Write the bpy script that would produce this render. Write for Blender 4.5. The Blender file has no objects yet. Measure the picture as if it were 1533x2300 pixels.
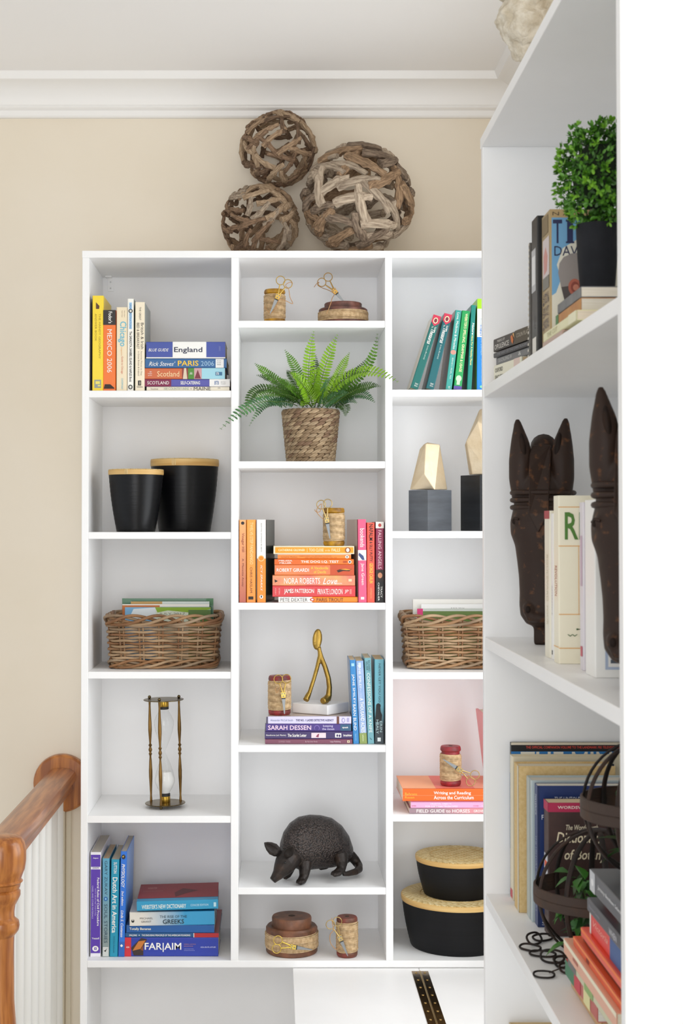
import bpy, bmesh, math, random
from mathutils import Vector, Matrix, Euler
random.seed(11)
sc = bpy.context.scene
COL = sc.collection
PI = math.pi

# ---------------------------------------------------------------- camera
F = 3320.0                      # focal length in pixels of a 1533 x 2300 frame
CY = -3.57                      # camera distance in front of the far bookcase
CZ = 1.80
TH = math.atan(F / 140000.0)    # slight upward pitch
VPX, HOR = 620.0, 1183.0
PPY = HOR - F * math.tan(TH)
cd = bpy.data.cameras.new('camera')
cam = bpy.data.objects.new('camera', cd)
COL.objects.link(cam)
cam.location = (0, CY, CZ)
cam.rotation_euler = (PI / 2 + TH, 0, 0)
cd.sensor_fit = 'VERTICAL'
cd.sensor_height = 36.0
cd.lens = F * 36.0 / 2300.0
cd.shift_x = (766.5 - VPX) / 2300.0
cd.shift_y = (PPY - 1150.0) / 2300.0
cd.clip_start = 0.05
cd.dof.use_dof = True
cd.dof.focus_distance = 3.55
cd.dof.aperture_fstop = 14.0
sc.camera = cam

# ---------------------------------------------------------------- light
world = bpy.data.worlds.new('world')
sc.world = world
world.use_nodes = True
bg = world.node_tree.nodes['Background']
bg.inputs[0].default_value = (0.91, 0.955, 1.0, 1)
bg.inputs[1].default_value = 0.94

def area(name, loc, target, sx, sy, power, color):
    l = bpy.data.lights.new(name, 'AREA')
    l.shape = 'RECTANGLE'
    l.size, l.size_y, l.energy, l.color = sx, sy, power, color
    o = bpy.data.objects.new(name, l)
    COL.objects.link(o)
    o.location = loc
    o.rotation_euler = (Vector(target) - Vector(loc)).to_track_quat('-Z', 'Y').to_euler()
    return o

area('window_light_front', (0.25, -6.3, 1.35), (0.0, 0, 1.3), 2.8, 2.5, 86, (0.97, 0.985, 1.0))
area('ceiling_bounce_fill', (-0.35, -3.9, 2.75), (-0.1, 0, 0.9), 1.8, 1.0, 17, (1.0, 0.97, 0.93))  # added fill standing in for light bounced off the ceiling, no real fixture
area('window_light_right', (0.74, -0.50, 1.72), (-1.5, -0.42, 1.45), 0.80, 1.5, 11, (0.95, 0.98, 1.0))
sc.view_settings.view_transform = 'Standard'
sc.view_settings.look = 'None'
sc.view_settings.exposure = -0.07
sc.view_settings.gamma = 1.0
sc.view_settings.use_curve_mapping = False
sc.cycles.max_bounces = 14
sc.cycles.diffuse_bounces = 10

# ---------------------------------------------------------------- helpers
def lin(c):
    return c / 12.92 if c <= 0.04045 else ((c + 0.055) / 1.055) ** 2.4

def rgb(h):
    if isinstance(h, tuple):
        return (h[0], h[1], h[2], 1)
    h = h.lstrip('#')
    if len(h) == 3: h = ''.join(q * 2 for q in h)
    return tuple(lin(int(h[i:i + 2], 16) / 255) for i in (0, 2, 4)) + (1,)

MATS = {}
def mat(c, rough=0.5, metal=0.0, c2=None, scale=30.0, bump=0.0, bscale=None, kind='noise', stretch=None,
        spec=0.5, coat=0.0, lo=0.35, hi=0.65, trans=0.0):
    """principled material: colour c, varied towards c2 by a noise / voronoi / gradient, with optional bump"""
    key = (c, rough, metal, c2, scale, bump, bscale, kind, stretch, spec, coat, lo, hi, trans)
    if key in MATS:
        return MATS[key]
    m = bpy.data.materials.new('material')
    m.use_nodes = True
    nt = m.node_tree
    b = nt.nodes['Principled BSDF']
    b.inputs['Base Color'].default_value = rgb(c)
    b.inputs['Roughness'].default_value = rough
    b.inputs['Metallic'].default_value = metal
    b.inputs['Specular IOR Level'].default_value = spec
    b.inputs['Coat Weight'].default_value = coat
    b.inputs['Coat Roughness'].default_value = 0.15
    b.inputs['Transmission Weight'].default_value = trans
    if c2 or bump:
        tc = nt.nodes.new('ShaderNodeTexCoord')
        mp = nt.nodes.new('ShaderNodeMapping')
        nt.links.new(tc.outputs['Generated' if kind == 'grad' else 'Object'], mp.inputs[0])
        if stretch:
            mp.inputs['Scale'].default_value = stretch
    def tex(sc_, k):
        if k == 'voro':
            t = nt.nodes.new('ShaderNodeTexVoronoi')
            t.inputs['Scale'].default_value = sc_
            nt.links.new(mp.outputs[0], t.inputs['Vector'])
            return t.outputs['Distance']
        t = nt.nodes.new('ShaderNodeTexNoise')
        t.inputs['Scale'].default_value = sc_
        t.inputs['Detail'].default_value = 4
        nt.links.new(mp.outputs[0], t.inputs['Vector'])
        return t.outputs[0]
    if c2:
        r = nt.nodes.new('ShaderNodeValToRGB')
        r.color_ramp.elements[0].color = rgb(c)
        r.color_ramp.elements[1].color = rgb(c2)
        r.color_ramp.elements[0].position = lo
        r.color_ramp.elements[1].position = hi
        if kind == 'grad':
            s = nt.nodes.new('ShaderNodeSeparateXYZ')
            nt.links.new(mp.outputs[0], s.inputs[0])
            nt.links.new(s.outputs[2], r.inputs[0])
        else:
            nt.links.new(tex(scale, kind), r.inputs[0])
        nt.links.new(r.outputs[0], b.inputs['Base Color'])
    if bump:
        bp = nt.nodes.new('ShaderNodeBump')
        bp.inputs['Strength'].default_value = bump
        bp.invert = kind == 'voro'
        bp.inputs['Distance'].default_value = 0.002
        nt.links.new(tex(bscale or scale, 'voro' if kind == 'voro' else 'noise'), bp.inputs['Height'])
        nt.links.new(bp.outputs[0], b.inputs['Normal'])
    MATS[key] = m
    return m

def pt(px, py, Y):
    """the world point that shows at pixel (px, py) in the vertical plane y = Y"""
    s, c = math.sin(TH), math.cos(TH)
    d = Vector((px - VPX, F * c - s * (PPY - py), F * s + c * (PPY - py)))
    t = (Y - CY) / d.y
    return Vector((d.x * t, Y, CZ + d.z * t))

def X(px, Y=0.0, py=1183):
    return pt(px, py, Y).x

def Z(py, Y=0.0):
    return pt(620, py, Y).z

def K(Y):
    return F / (Y - CY)

class MB:
    """collects shapes of ONE piece and links them as one mesh"""
    def __init__(s):
        s.v, s.f = [], []
    def add(s, v, f, M=None):
        n = len(s.v)
        s.v += [tuple(M @ Vector(p)) if M else tuple(p) for p in v]
        s.f += [tuple(i + n for i in q) for q in f]
        return s
    def box(s, x0, y0, z0, x1, y1, z1, M=None):
        v = [(x, y, z) for x in (x0, x1) for y in (y0, y1) for z in (z0, z1)]
        return s.add(v, [(0, 1, 3, 2), (4, 6, 7, 5), (0, 4, 5, 1), (2, 3, 7, 6), (0, 2, 6, 4), (1, 5, 7, 3)], M)
    def lathe(s, prof, n=32, M=None, cap=True):
        v, f = [], []
        for r, z in prof:
            for k in range(n):
                a = 2 * PI * k / n
                v.append((r * math.cos(a), r * math.sin(a), z))
        for i in range(len(prof) - 1):
            for k in range(n):
                a, b = i * n + k, i * n + (k + 1) % n
                f.append((a, b, b + n, a + n))
        if cap:
            f.append(tuple(reversed(range(n))))
            f.append(tuple(range((len(prof) - 1) * n, len(prof) * n)))
        return s.add(v, f, M)
    def tube(s, pts, r, n=8, closed=False, M=None, flat=None):
        pts = [Vector(p) for p in pts]
        N = len(pts)
        rr = r if isinstance(r, (list, tuple)) else [r] * N
        v, f = [], []
        t0 = (pts[1] - pts[0]).normalized()
        up = Vector((0, 0, 1)) if abs(t0.z) < 0.9 else Vector((0, 1, 0))
        nn = t0.cross(up).normalized()
        for i in range(N):
            if closed:
                t = pts[(i + 1) % N] - pts[i - 1]
            else:
                t = pts[min(i + 1, N - 1)] - pts[max(i - 1, 0)]
            t = t.normalized() if t.length > 1e-9 else t0
            nn = (nn - t * nn.dot(t))
            nn = nn.normalized() if nn.length > 1e-9 else t.orthogonal().normalized()
            bb = t.cross(nn)
            for k in range(n):
                a = 2 * PI * k / n
                ca, sa = math.cos(a), math.sin(a) * (flat or 1.0)
                v.append(pts[i] + nn * (rr[i] * ca) + bb * (rr[i] * sa))
        for i in range(N if closed else N - 1):
            j = (i + 1) % N
            for k in range(n):
                f.append((i * n + k, i * n + (k + 1) % n, j * n + (k + 1) % n, j * n + k))
        if not closed:
            f.append(tuple(reversed(range(n))))
            f.append(tuple(range((N - 1) * n, N * n)))
        return s.add(v, f, M)
    def ell(s, c, r, M=None, nu=20, nv=12):
        prof = [(math.sin(PI * i / nv), -math.cos(PI * i / nv)) for i in range(nv + 1)]
        prof[0] = (0.01, -1); prof[-1] = (0.01, 1)
        T = Matrix.Translation(c) @ (M or Matrix()) @ Matrix.Diagonal((*(r if isinstance(r, tuple) else (r, r, r)), 1))
        return s.lathe(prof, nu, T)
    def prism(s, poly, y0, y1, M=None):
        """polygon in (x, z) carried from y0 to y1"""
        n = len(poly)
        v = [(x, y0, z) for x, z in poly] + [(x, y1, z) for x, z in poly]
        f = [tuple(range(n)), tuple(reversed(range(n, 2 * n)))]
        f += [((i + 1) % n, i, i + n, (i + 1) % n + n) for i in range(n)]
        return s.add(v, f, M)
    def mesh(s, fix=True):
        me = bpy.data.meshes.new('mesh')
        me.from_pydata(s.v, [], s.f)
        if fix:
            bm = bmesh.new(); bm.from_mesh(me)
            bmesh.ops.recalc_face_normals(bm, faces=bm.faces)
            bm.to_mesh(me); bm.free()
        return me
    def build(s, name, m, parent=None, smooth=False, bevel=0.0, seg=2, fix=True):
        return link(name, s.mesh(fix), m, parent, smooth, bevel, seg)

def link(name, me, m, parent=None, smooth=False, bevel=0.0, seg=2):
    me.name = name
    if m:
        me.materials.clear(); me.materials.append(m)
    if smooth:
        me.polygons.foreach_set('use_smooth', [True] * len(me.polygons))
        if smooth != 'all':
            try:
                me.set_sharp_from_angle(angle=math.radians(smooth if smooth is not True else 40))
            except Exception:
                pass
    o = bpy.data.objects.new(name, me)
    COL.objects.link(o)
    if parent:
        o.parent = parent
    if bevel:
        b = o.modifiers.new('bevel', 'BEVEL')
        b.width, b.segments, b.limit_method = bevel, seg, 'ANGLE'
    return o

def thing(name, label, cat, loc=(0, 0, 0), rot=None, group=None):
    o = bpy.data.objects.new(name, None)
    COL.objects.link(o)
    o.empty_display_size = 0.02
    if isinstance(rot, Matrix):
        o.matrix_world = Matrix.Translation(loc) @ rot.to_4x4()
    else:
        o.location = loc
        if rot: o.rotation_euler = rot
    return tag(o, label, cat, group)

def tag(o, label, cat, group=None):
    o['label'] = label; o['category'] = cat
    if group: o['group'] = group
    return o

def struct(name, mb, m, **k):
    o = mb.build(name, m, **k)
    o['kind'] = 'structure'
    return o

def organic(name, mb, m, parent=None, voxel=0.003, it=6, disp=None):
    """fuse overlapping closed shapes of a body into one continuous surface"""
    o = mb.build('fuse', None)
    r = o.modifiers.new('r', 'REMESH'); r.mode = 'VOXEL'; r.voxel_size = voxel
    s = o.modifiers.new('s', 'SMOOTH'); s.iterations = it; s.factor = 0.5
    bpy.context.view_layer.update()
    me = bpy.data.meshes.new_from_object(o.evaluated_get(bpy.context.evaluated_depsgraph_get()))
    bpy.data.objects.remove(o)
    if disp:
        for v in me.vertices:
            v.co += Vector(disp(v.co))
    return link(name, me, m, parent, 'all')

def text_mesh(s, bold=0.0, shear=0.0, res=2):
    cu = bpy.data.curves.new('text', 'FONT')
    cu.body = s; cu.size = 1.0; cu.resolution_u = res
    cu.offset = min(bold, .014); cu.shear = shear
    o = bpy.data.objects.new('text', cu)
    me = bpy.data.meshes.new_from_object(o)
    v = [tuple(p.co) for p in me.vertices]
    f = [tuple(p.vertices) for p in me.polygons]
    bpy.data.objects.remove(o); bpy.data.curves.remove(cu); bpy.data.meshes.remove(me)
    return v, f

INK = {}
def ink(c):
    return mat(c, 0.55)

def decals(parent, items, O, A, B, eps=0.00025, names=('colour_band', 'lettering')):
    """flat print on a face: O corner, A along the reading direction, B downwards.  Items:
    ('r', a0,a1,b0,b1, colour)  ('e', ...same: ellipse)  ('p', [(a,b)..], colour)  ('t', text, a0,a1,b0,b1, colour, bold, shear, upright)"""
    O, A, B = Vector(O), Vector(A), Vector(B)
    N = B.cross(A).normalized()
    lv = 0
    letters = {}
    for it in items:
        lv += 1
        off = N * eps * (1 + 0.35 * lv)
        if it[0] == 'r':
            _, a0, a1, b0, b1, c = it[:6]
            mb = MB().add([O + A * a + B * b + off for a, b in ((a0, b0), (a0, b1), (a1, b1), (a1, b0))], [(0, 1, 2, 3)])
            mb.build(names[0], ink(c) if isinstance(c, (str, tuple)) else c, parent, fix=False)
        elif it[0] == 'e':
            _, a0, a1, b0, b1, c = it[:6]
            ps = [((a0 + a1) / 2 + (a1 - a0) / 2 * math.cos(t * PI / 10), (b0 + b1) / 2 - (b1 - b0) / 2 * math.sin(t * PI / 10)) for t in range(20)]
            MB().add([O + A * a + B * b + off for a, b in ps], [tuple(range(20))]).build('emblem', ink(c), parent, fix=False)
        elif it[0] == 'p':
            ps, c = it[1], it[2]
            MB().add([O + A * a + B * b + off for a, b in ps], [tuple(range(len(ps)))]).build('emblem', ink(c), parent, fix=False)
        else:
            _, s, a0, a1, b0, b1, c = it[:7]
            bold = it[7] if len(it) > 7 else 0.0
            shear = it[8] if len(it) > 8 else 0.0
            upr = it[9] if len(it) > 9 else False
            v, f = text_mesh(s, bold, shear)
            if not v: continue
            x0, x1 = min(p[0] for p in v), max(p[0] for p in v)
            y0, y1 = min(p[1] for p in v), max(p[1] for p in v)
            out = []
            for p in v:
                u = (p[0] - x0) / (x1 - x0); w = (p[1] - y0) / (y1 - y0)
                if upr:      # letters stand upright on a standing spine
                    a = a0 + (a1 - a0) * (1 - w); b = b1 + (b0 - b1) * u
                else:
                    a = a0 + (a1 - a0) * u; b = b1 + (b0 - b1) * w
                out.append(O + A * a + B * b + off)
            letters.setdefault((c, lv), MB()).add(out, f)
    for (c, _), mb in letters.items():
        mb.build(names[1], ink(c), parent, fix=False)

PAGE = '#e6ddc8'
def page_mat(c=PAGE):
    return mat(c, 0.9, c2='#c9bfa8', scale=900, stretch=(1, 0.02, 0.02), lo=0.3, hi=0.9)

def book_body(parent, t, h, d, color, pages=PAGE, sides=None, gloss=0.38, hard=0.0, flare=None, worn=True):
    """spine faces -y; x 0..t, y 0..d, z 0..h"""
    ct = 0.0022 if hard else 0.0009
    if t < 0.006: ct = 0.0005
    r = min(0.0016, t * 0.25)
    P = [(0, d), (0, r), (r * .3, r * .3), (r, 0), (t - r, 0), (t - r * .3, r * .3), (t, r), (t, d)]
    Q = [(ct, d), (ct, r + ct * .4), (ct, ct + r * .2), (r + ct * .2, ct), (t - r - ct * .2, ct), (t - ct, ct + r * .2), (t - ct, r + ct * .4), (t - ct, d)]
    mb = MB(); n = len(P)
    v = [(x, y, z) for z in (0, h) for x, y in P] + [(x, y, z) for z in (0, h) for x, y in Q]
    f = []
    for i in range(n - 1):
        f += [(i, i + 1, n + i + 1, n + i), (2 * n + i, 3 * n + i, 3 * n + i + 1, 2 * n + i + 1),
              (i, 2 * n + i, 2 * n + i + 1, i + 1), (n + i, n + i + 1, 3 * n + i + 1, 3 * n + i)]
    for i in (0, n - 1):
        f.append((i, n + i, 3 * n + i, 2 * n + i))
    mb.add(v, f)
    m = color if not isinstance(color, str) else mat(color, gloss, coat=0.08, spec=.4)
    mb.build('cover', m, parent)
    g = 0.003 if hard else 0.0006
    MB().box(ct, ct + 0.0004, g, t - ct, d - max(g, .001), h - g).build('page_block', page_mat(pages), parent)
    for side, c in (sides or {}).items():
        x = t + .00015 if side == 'right' else -.00015
        q = [(x, r, 0.0003), (x, d, 0.0003), (x, d, h - .0003), (x, r, h - .0003)]
        MB().add(q, [(0, 1, 2, 3)]).build('cover_panel', mat(c, gloss, coat=0.25), parent)
    if flare:
        side, ang, c = flare
        x = t if side == 'right' else 0
        sg = 1 if side == 'right' else -1
        L = d * .95
        mb = MB()
        pts = []
        for i in range(7):
            u = i / 6
            pts.append((x + sg * (.0008 + math.sin(ang) * L * u ** 1.5), r + L * u))
        for i in range(6):
            a, b = pts[i], pts[i + 1]
            mb.add([(a[0], a[1], 0), (b[0], b[1], 0), (b[0], b[1], h), (a[0], a[1], h),
                    (a[0] + sg * .0006, a[1], 0), (b[0] + sg * .0006, b[1], 0), (b[0] + sg * .0006, b[1], h), (a[0] + sg * .0006, a[1], h)],
                   [(0, 1, 2, 3), (7, 6, 5, 4), (3, 2, 6, 7), (1, 0, 4, 5)])
        mb.build('front_cover', mat(c, gloss, coat=.25), parent)

RL = Matrix(((0, 0, -1), (0, 1, 0), (1, 0, 0)))       # lying: local z -> -x, local x -> z
def Rz(a): return Matrix.Rotation(a, 3, 'Z')
def Ry(a): return Matrix.Rotation(a, 3, 'Y')

def spine_decals(o, t, h, items):
    decals(o, items, (t, 0, h), (0, 0, -h), (-t, 0, 0))

def stand(label, color, x0, x1, ytop, base_z, Y, items=(), d=0.15, lean=0.0, group=None, **k):
    """upright book: pixel span of its spine bottom, pixel row of its top; lean = clockwise radians"""
    zt = Z(ytop, Y)
    h = (zt - base_z) / math.cos(lean) if not lean else (zt - base_z) / math.cos(lean)
    t = (X(x1, Y, (ytop + HOR) / 2) - X(x0, Y, (ytop + HOR) / 2))
    py = HOR - (base_z - CZ) * K(Y)
    xl = X(x0, Y, py)
    if lean:
        t *= math.cos(lean)
        h -= t * abs(math.sin(lean)) / math.cos(lean)
    o = thing('book', label, 'book', (xl, Y, base_z + (t * math.sin(lean) if lean > 0 else 0)), Ry(lean) if lean else None, group)
    book_body(o, t, h, d, color, **k)
    spine_decals(o, t, h, items)
    return o

def lay(label, color, x0, x1, y0, y1, Y, base_z, items=(), d=0.13, rz=0.0, group=None, tilt=0.0, **k):
    """lying book, spine to the viewer, title reading left to right; returns (object, its top)"""
    t = (y1 - y0) / K(Y)
    xa, xb = X(x0, Y, y1), X(x1, Y, y1)
    R = Rz(rz) @ Ry(-tilt) @ RL
    o = thing('book', label, 'book', (xb, Y, base_z), R, group)
    book_body(o, t, xb - xa, d, color, **k)
    spine_decals(o, t, xb - xa, items)
    return o, base_z + t + .0003

# ---------------------------------------------------------------- room shell
WALLY, WALLX = 0.305, 0.665
CEIL = Z(158, 0.2)
M_CEIL = mat('#f0eeec', 0.9, bump=0.02, bscale=400)
M_WALL = mat('#ebe1d0', 0.85, c2='#e8ddca', scale=3, bump=0.03, bscale=500)
M_TRIM = mat('#efedea', 0.5)
M_WHITE = mat('#f6f6f6', 0.42, c2='#f2f2f2', scale=5, bump=0.012, bscale=160)
M_INNER = mat('#f5f5f6', 0.5, c2='#f1f1f2', scale=4)
LX, FY = -2.9, -7.2
struct('floor', MB().box(LX, FY, -0.06, WALLX, WALLY, 0.0), mat('#cfcdca', 0.8, c2='#c6c4c0', scale=60))
struct('ceiling', MB().box(LX, FY, CEIL, WALLX + .1, WALLY + .1, CEIL + 0.08), M_CEIL)
struct('wall_back', MB().box(LX, WALLY, 0, WALLX + .1, WALLY + .1, CEIL), M_WALL)
WY0, WY1, WZ0, WZ1 = -.93, -.07, .92, 2.50          # window over the desk, between the two bookcases
mb = MB()
mb.box(WALLX, FY, 0, WALLX + .1, WY0, CEIL).box(WALLX, WY1, 0, WALLX + .1, WALLY, CEIL)
mb.box(WALLX, WY0, 0, WALLX + .1, WY1, WZ0).box(WALLX, WY0, WZ1, WALLX + .1, WY1, CEIL)
struct('wall_right', mb, M_WALL)
mb = MB()
for a_, b_, c_, d_ in ((WY0, WY0 + .035, WZ0, WZ1), (WY1 - .035, WY1, WZ0, WZ1), (WY0 + .035, WY1 - .035, WZ0, WZ0 + .04), (WY0 + .035, WY1 - .035, WZ1 - .04, WZ1), (WY0 + .035, WY1 - .035, 1.70, 1.73)):
    mb.box(WALLX + .03, a_, c_, WALLX + .06, b_, d_)
wn = struct('window_1', mb, M_TRIM)
MB().box(WALLX - .012, WY0 - .03, WZ0 - .02, WALLX + .03, WY1 + .03, WZ0).build('window_sill', M_TRIM, wn)
# crown moulding: profile (out from the wall, height below the ceiling)
zb = Z(267, WALLY); d0 = CEIL - zb
CROWN = [(0, -d0), (.012, -d0), (.016, -d0 + .004), (.018, -d0 + .017), (.0255, -d0 + .020), (.028, -d0 + .0225), (.0265, -d0 + .026), (.030, -d0 + .029)]
CROWN += [(.030 + .062 * (1 - math.cos(t * PI / 20)), -d0 + .029 + (d0 - .049) * math.sin(t * PI / 20)) for t in range(1, 11)]
CROWN += [(.096, -.0185), (.104, -.002), (.104, 0), (0, 0)]
mb = MB()
n = len(CROWN)
for xx in (LX, WALLX):
    mb.v += [(xx - (p if xx > 0 else 0), WALLY - p, CEIL + z) for p, z in CROWN]
mb.f += [(i, i + 1, n + i + 1, n + i) for i in range(n - 1)] + [tuple(range(n)), tuple(range(n, 2 * n))]
struct('trim_1', mb, M_TRIM, smooth=25)
mb = MB()
for yy in (WALLY, FY):
    mb.v += [(WALLX - p, yy - (p if yy > 0 else 0), CEIL + z) for p, z in CROWN]
mb.f += [(i, i + 1, n + i + 1, n + i) for i in range(n - 1)] + [tuple(range(n)), tuple(range(n, 2 * n))]
struct('trim_2', mb, M_TRIM, smooth=25)

# ---------------------------------------------------------------- far bookcase
SD = 0.285                                    # inner depth of the shelves
T = 0.0172
bc = thing('bookcase', 'white three column bookcase against the beige wall, full of books, baskets and ornaments', 'bookcase', (0, 0, 0))
BZ = Z(563)
xs = {'L': X(182.5), 'd1': X(518.5), 'd2': X(865), }
RIN = X(881) + 0.346
def board(name, x0, x1, z0, z1, y0=0.0, y1=SD, m=M_WHITE, p=bc, bv=.0012):
    return MB().box(x0, y0, z0, x1, y1, z1).build(name, m, p, bevel=bv)
board('top_panel', xs['L'], RIN + T, BZ - T, BZ, y0=-.001)
SH0 = Z(2157.5)
board('side_panel', xs['L'] + .0005, xs['L'] + T, 0, BZ - T)
board('side_panel', RIN, RIN + T - .0005, 0, BZ - T)
board('divider', xs['d1'], xs['d1'] + T + .0008, SH0, BZ - T)
board('divider', xs['d2'], xs['d2'] + T, SH0, BZ - T)
cols = [(xs['L'] + T, xs['d1'], (877, 1195, 1509, 1833)),
        (xs['d1'] + T + .0008, xs['d2'], (720, 1036, 1354, 1674, 1994)),
        (xs['d2'] + T, RIN, (875, 1193, 1510, 1830))]
for a, b, ys in cols:
    for y in ys:
        board('shelf', a, b, Z(y) - .0168, Z(y), y0=.0015)
board('shelf', xs['L'] + T, RIN, SH0 - .0168, SH0, y0=-.0005)
board('shelf', xs['L'] + T, RIN, .06, .078)
board('toe_kick', xs['L'] + T, RIN, 0, .06, y0=.03, y1=.045)
MB().box(xs['L'] + .001, SD, .0, RIN + T - .001, SD + .006, BZ - .001).build('back_panel', M_INNER, bc)
br = board('angle_bracket', X(240.5, SD), X(254, SD), Z(655, SD), Z(615, SD), y0=SD - .003, y1=SD, bv=.0006)
br['label'] = 'small white metal angle bracket in the top left corner'
MB().box(X(237.5, SD), SD - .028, BZ - T - .003, X(251, SD), SD, BZ - T).build('bracket_plate', M_WHITE, br)
for y in (634, 648):
    MB().lathe([(.0022, 0), (.0018, .0009), (.0005, .0012)], 10, Matrix.Translation((X(247, SD), SD - .003, Z(y, SD))) @ Matrix.Rotation(PI / 2, 4, 'X')).build('screw', mat('#cfcfcf', .3), br)

def shelf_z(py): return Z(py) + .0004

# ---------------------------------------------------------------- near bookcase along the right wall
RX = 0.3605
rb = thing('bookcase', 'white bookcase along the right wall holding horse heads and a clipped plant', 'bookcase', (RX, -2.03, 0))
RT = .019
y_far, y_near = -1.0, -2.012
RZT = BZ + .014
def rboard(name, y0, y1, z0, z1, x0=RX, x1=WALLX - .012, bv=.0012):
    o = MB().box(x0 - RX, y0 + 2.03, z0, x1 - RX, y1 + 2.03, z1).build(name, M_WHITE, rb, bevel=bv)
    return o
rboard('side_panel', y_far, y_far + RT, 0, RZT - RT)
rboard('side_panel', y_near - RT, y_near, 0, RZT - RT)
rboard('top_panel', y_near - RT, y_far + RT, RZT - RT, RZT, x0=RX - .0015)
RS = [CZ + .2440, CZ - .1915, CZ - .634, .66, .06]
for z in RS:
    rboard('shelf', y_near, y_far, z - RT, z, x0=RX + .001)
MB().box(WALLX - .011 - RX, y_near - RT + 2.03, 0, WALLX - .006 - RX, y_far + RT + 2.03, RZT).build('back_panel', M_WHITE, rb)

# ---------------------------------------------------------------- folding desk under the far bookcase
DZ = SH0 - .0172
dk = thing('desk', 'white folding desk board with a long brass hinge, pushed under the far bookcase', 'desk', (.35, -.4, 0))
HX = X(943, 0, 2183) - .0035
def dboard(name, x0, x1, y0, y1, z0, z1, m=M_WHITE):
    return MB().box(x0 - .35, y0 + .4, z0, x1 - .35, y1 + .4, z1).build(name, m, dk, bevel=.001)
dboard('desk_leaf', X(657.5, 0, 2174), HX - .0006, -.88, -.003, DZ - .019, DZ)
dboard('desk_leaf', HX + .0006, .655, -.88, -.003, DZ - .019, DZ)
for x in (.14, .60):
    for y in (-.78, -.10):
        dboard('leg', x, x + .04, y, y + .04, 0, DZ - .019)
BR = mat('#8a6a32', .22, 1.0, c2='#5d4520', scale=40, bump=.15, bscale=60)
hg = MB()
hy0, hy1 = -.86, -.03
hinge = MB().box(HX - .0195 - .35, hy0 + .4, DZ, HX - .0018 - .35, hy1 + .4, DZ + .0012).build('hinge', BR, dk)
hinge['label'] = 'long brass piano hinge'
MB().box(HX + .0018 - .35, hy0 + .4, DZ, HX + .0195 - .35, hy1 + .4, DZ + .0012).build('hinge_leaf', BR, hinge)
MB().tube([(HX - .35, hy0 + .4, DZ + .0014), (HX - .35, hy1 + .405, DZ + .0014)], .0007, 8).build('hinge_pin', mat('#c9b27a', .3, 1.0), hinge)
kn = MB(); 
i = 0
y = hy0
while y < hy1 - .01:
    kn.lathe([(.0022, 0), (.0022, .0105)], 10, Matrix.Translation((HX - .35, y + .4, DZ + .0014)) @ Matrix.Rotation(-PI / 2, 4, 'X'))
    y += .0118
k_ = kn.build('knuckles', mat('#b89a5a', .3, 1.0), hinge); k_['kind'] = 'stuff'
sm = None
for i in range(15):
    for s in (-1, 1):
        if sm is None:
            sm = MB().lathe([(.0030, 0), (.0026, .0010), (.0012, .0014)], 10).mesh()
            sm.name = 'screw'
            sm.materials.append(mat('#c2a468', .25, 1.0))
        o = bpy.data.objects.new('screw', sm); COL.objects.link(o); o.parent = hinge
        o.location = (HX + s * .0105 - .35, hy1 - .014 - i * .0555 + .4, DZ + .0012)

# ---------------------------------------------------------------- stair railing on the left
OAK = mat('#b8743c', .3, c2='#8a4a20', scale=16, stretch=(5, .35, 5), bump=.05, bscale=60, coat=.3, lo=.38, hi=.62)
OAKV = mat('#c07a38', .3, c2='#94531f', scale=16, stretch=(5, 5, .35), bump=.05, bscale=60, coat=.3, lo=.38, hi=.62)
WPAINT = mat('#efeeea', .4)
rx, rzv = X(143, WALLY), Z(1747, WALLY)
ny = -.56
rl = thing('stair_railing', 'oak stair handrail on white balusters with a turned newel post left of the bookcase', 'railing', (rx, ny, 0))
def R_(p): return (p[0] - rx, p[1] - ny, p[2])
prof = [(-.024, -.034), (-.030, -.026), (-.028, -.014), (-.036, -.004), (-.038, .008), (-.034, .019), (-.022, .027), (0, .030),
        (.022, .027), (.034, .019), (.038, .008), (.036, -.004), (.028, -.014), (.030, -.026), (.024, -.034)]
zr = rzv
MB().prism([(a, b + zr) for a, b in prof], .01, WALLY - .022 - ny).build('handrail', OAK, rl, smooth=30)
ros = MB().lathe([(.074, 0), (.076, .006), (.074, .016), (.068, .021)], 40, Matrix.Translation((0.0, WALLY - ny, zr - .012)) @ Matrix.Rotation(PI / 2, 4, 'X'))
ros.build('wall_rosette', OAKV, rl, smooth=30)
nw = [(.021, zr - .62), (.030, zr - .60), (.032, zr - .36), (.0275, zr - .30), (.0265, zr - .19), (.0270, zr - .172), (.030, zr - .168), (.036, zr - .160), (.0375, zr - .151), (.036, zr - .142), (.031, zr - .138), (.0275, zr - .134),
      (.027, zr - .124), (.029, zr - .110), (.035, zr - .099), (.039, zr - .090), (.039, zr - .082), (.035, zr - .078), (.038, zr - .074), (.040, zr - .066)]
nwp = MB().lathe([(.045, 0), (.045, .25), (.03, .27)] + nw, 36)
nwp.build('newel_post', OAKV, rl, smooth=30)
cap = MB().lathe([(.040, zr - .066), (.044, zr - .062), (.040, zr - .058), (.042, zr - .052), (.0475, zr - .038), (.050, zr - .020), (.050, zr + .002), (.047, zr + .016), (.040, zr + .026), (.026, zr + .0305), (.002, zr + .0312)], 40)
cap.build('newel_cap', OAKV, rl, smooth=60)
zbot = zr - .032
for i in range(8):
    yb = -.46 + i * .0975
    MB().lathe([(.0165, 0), (.0165, .1), (.0135, .14), (.0135, zbot - .002), (.0135, zbot + .002)], 20, Matrix.Translation((0.0, yb - ny, 0))).build('baluster', WPAINT, rl, smooth=30)
struct('trim_3', MB().box(X(133, WALLY), WALLY - .018, 0, X(150, WALLY), WALLY, zr - .06), mat('#d9cfba', .6), bevel=.003)
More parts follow.
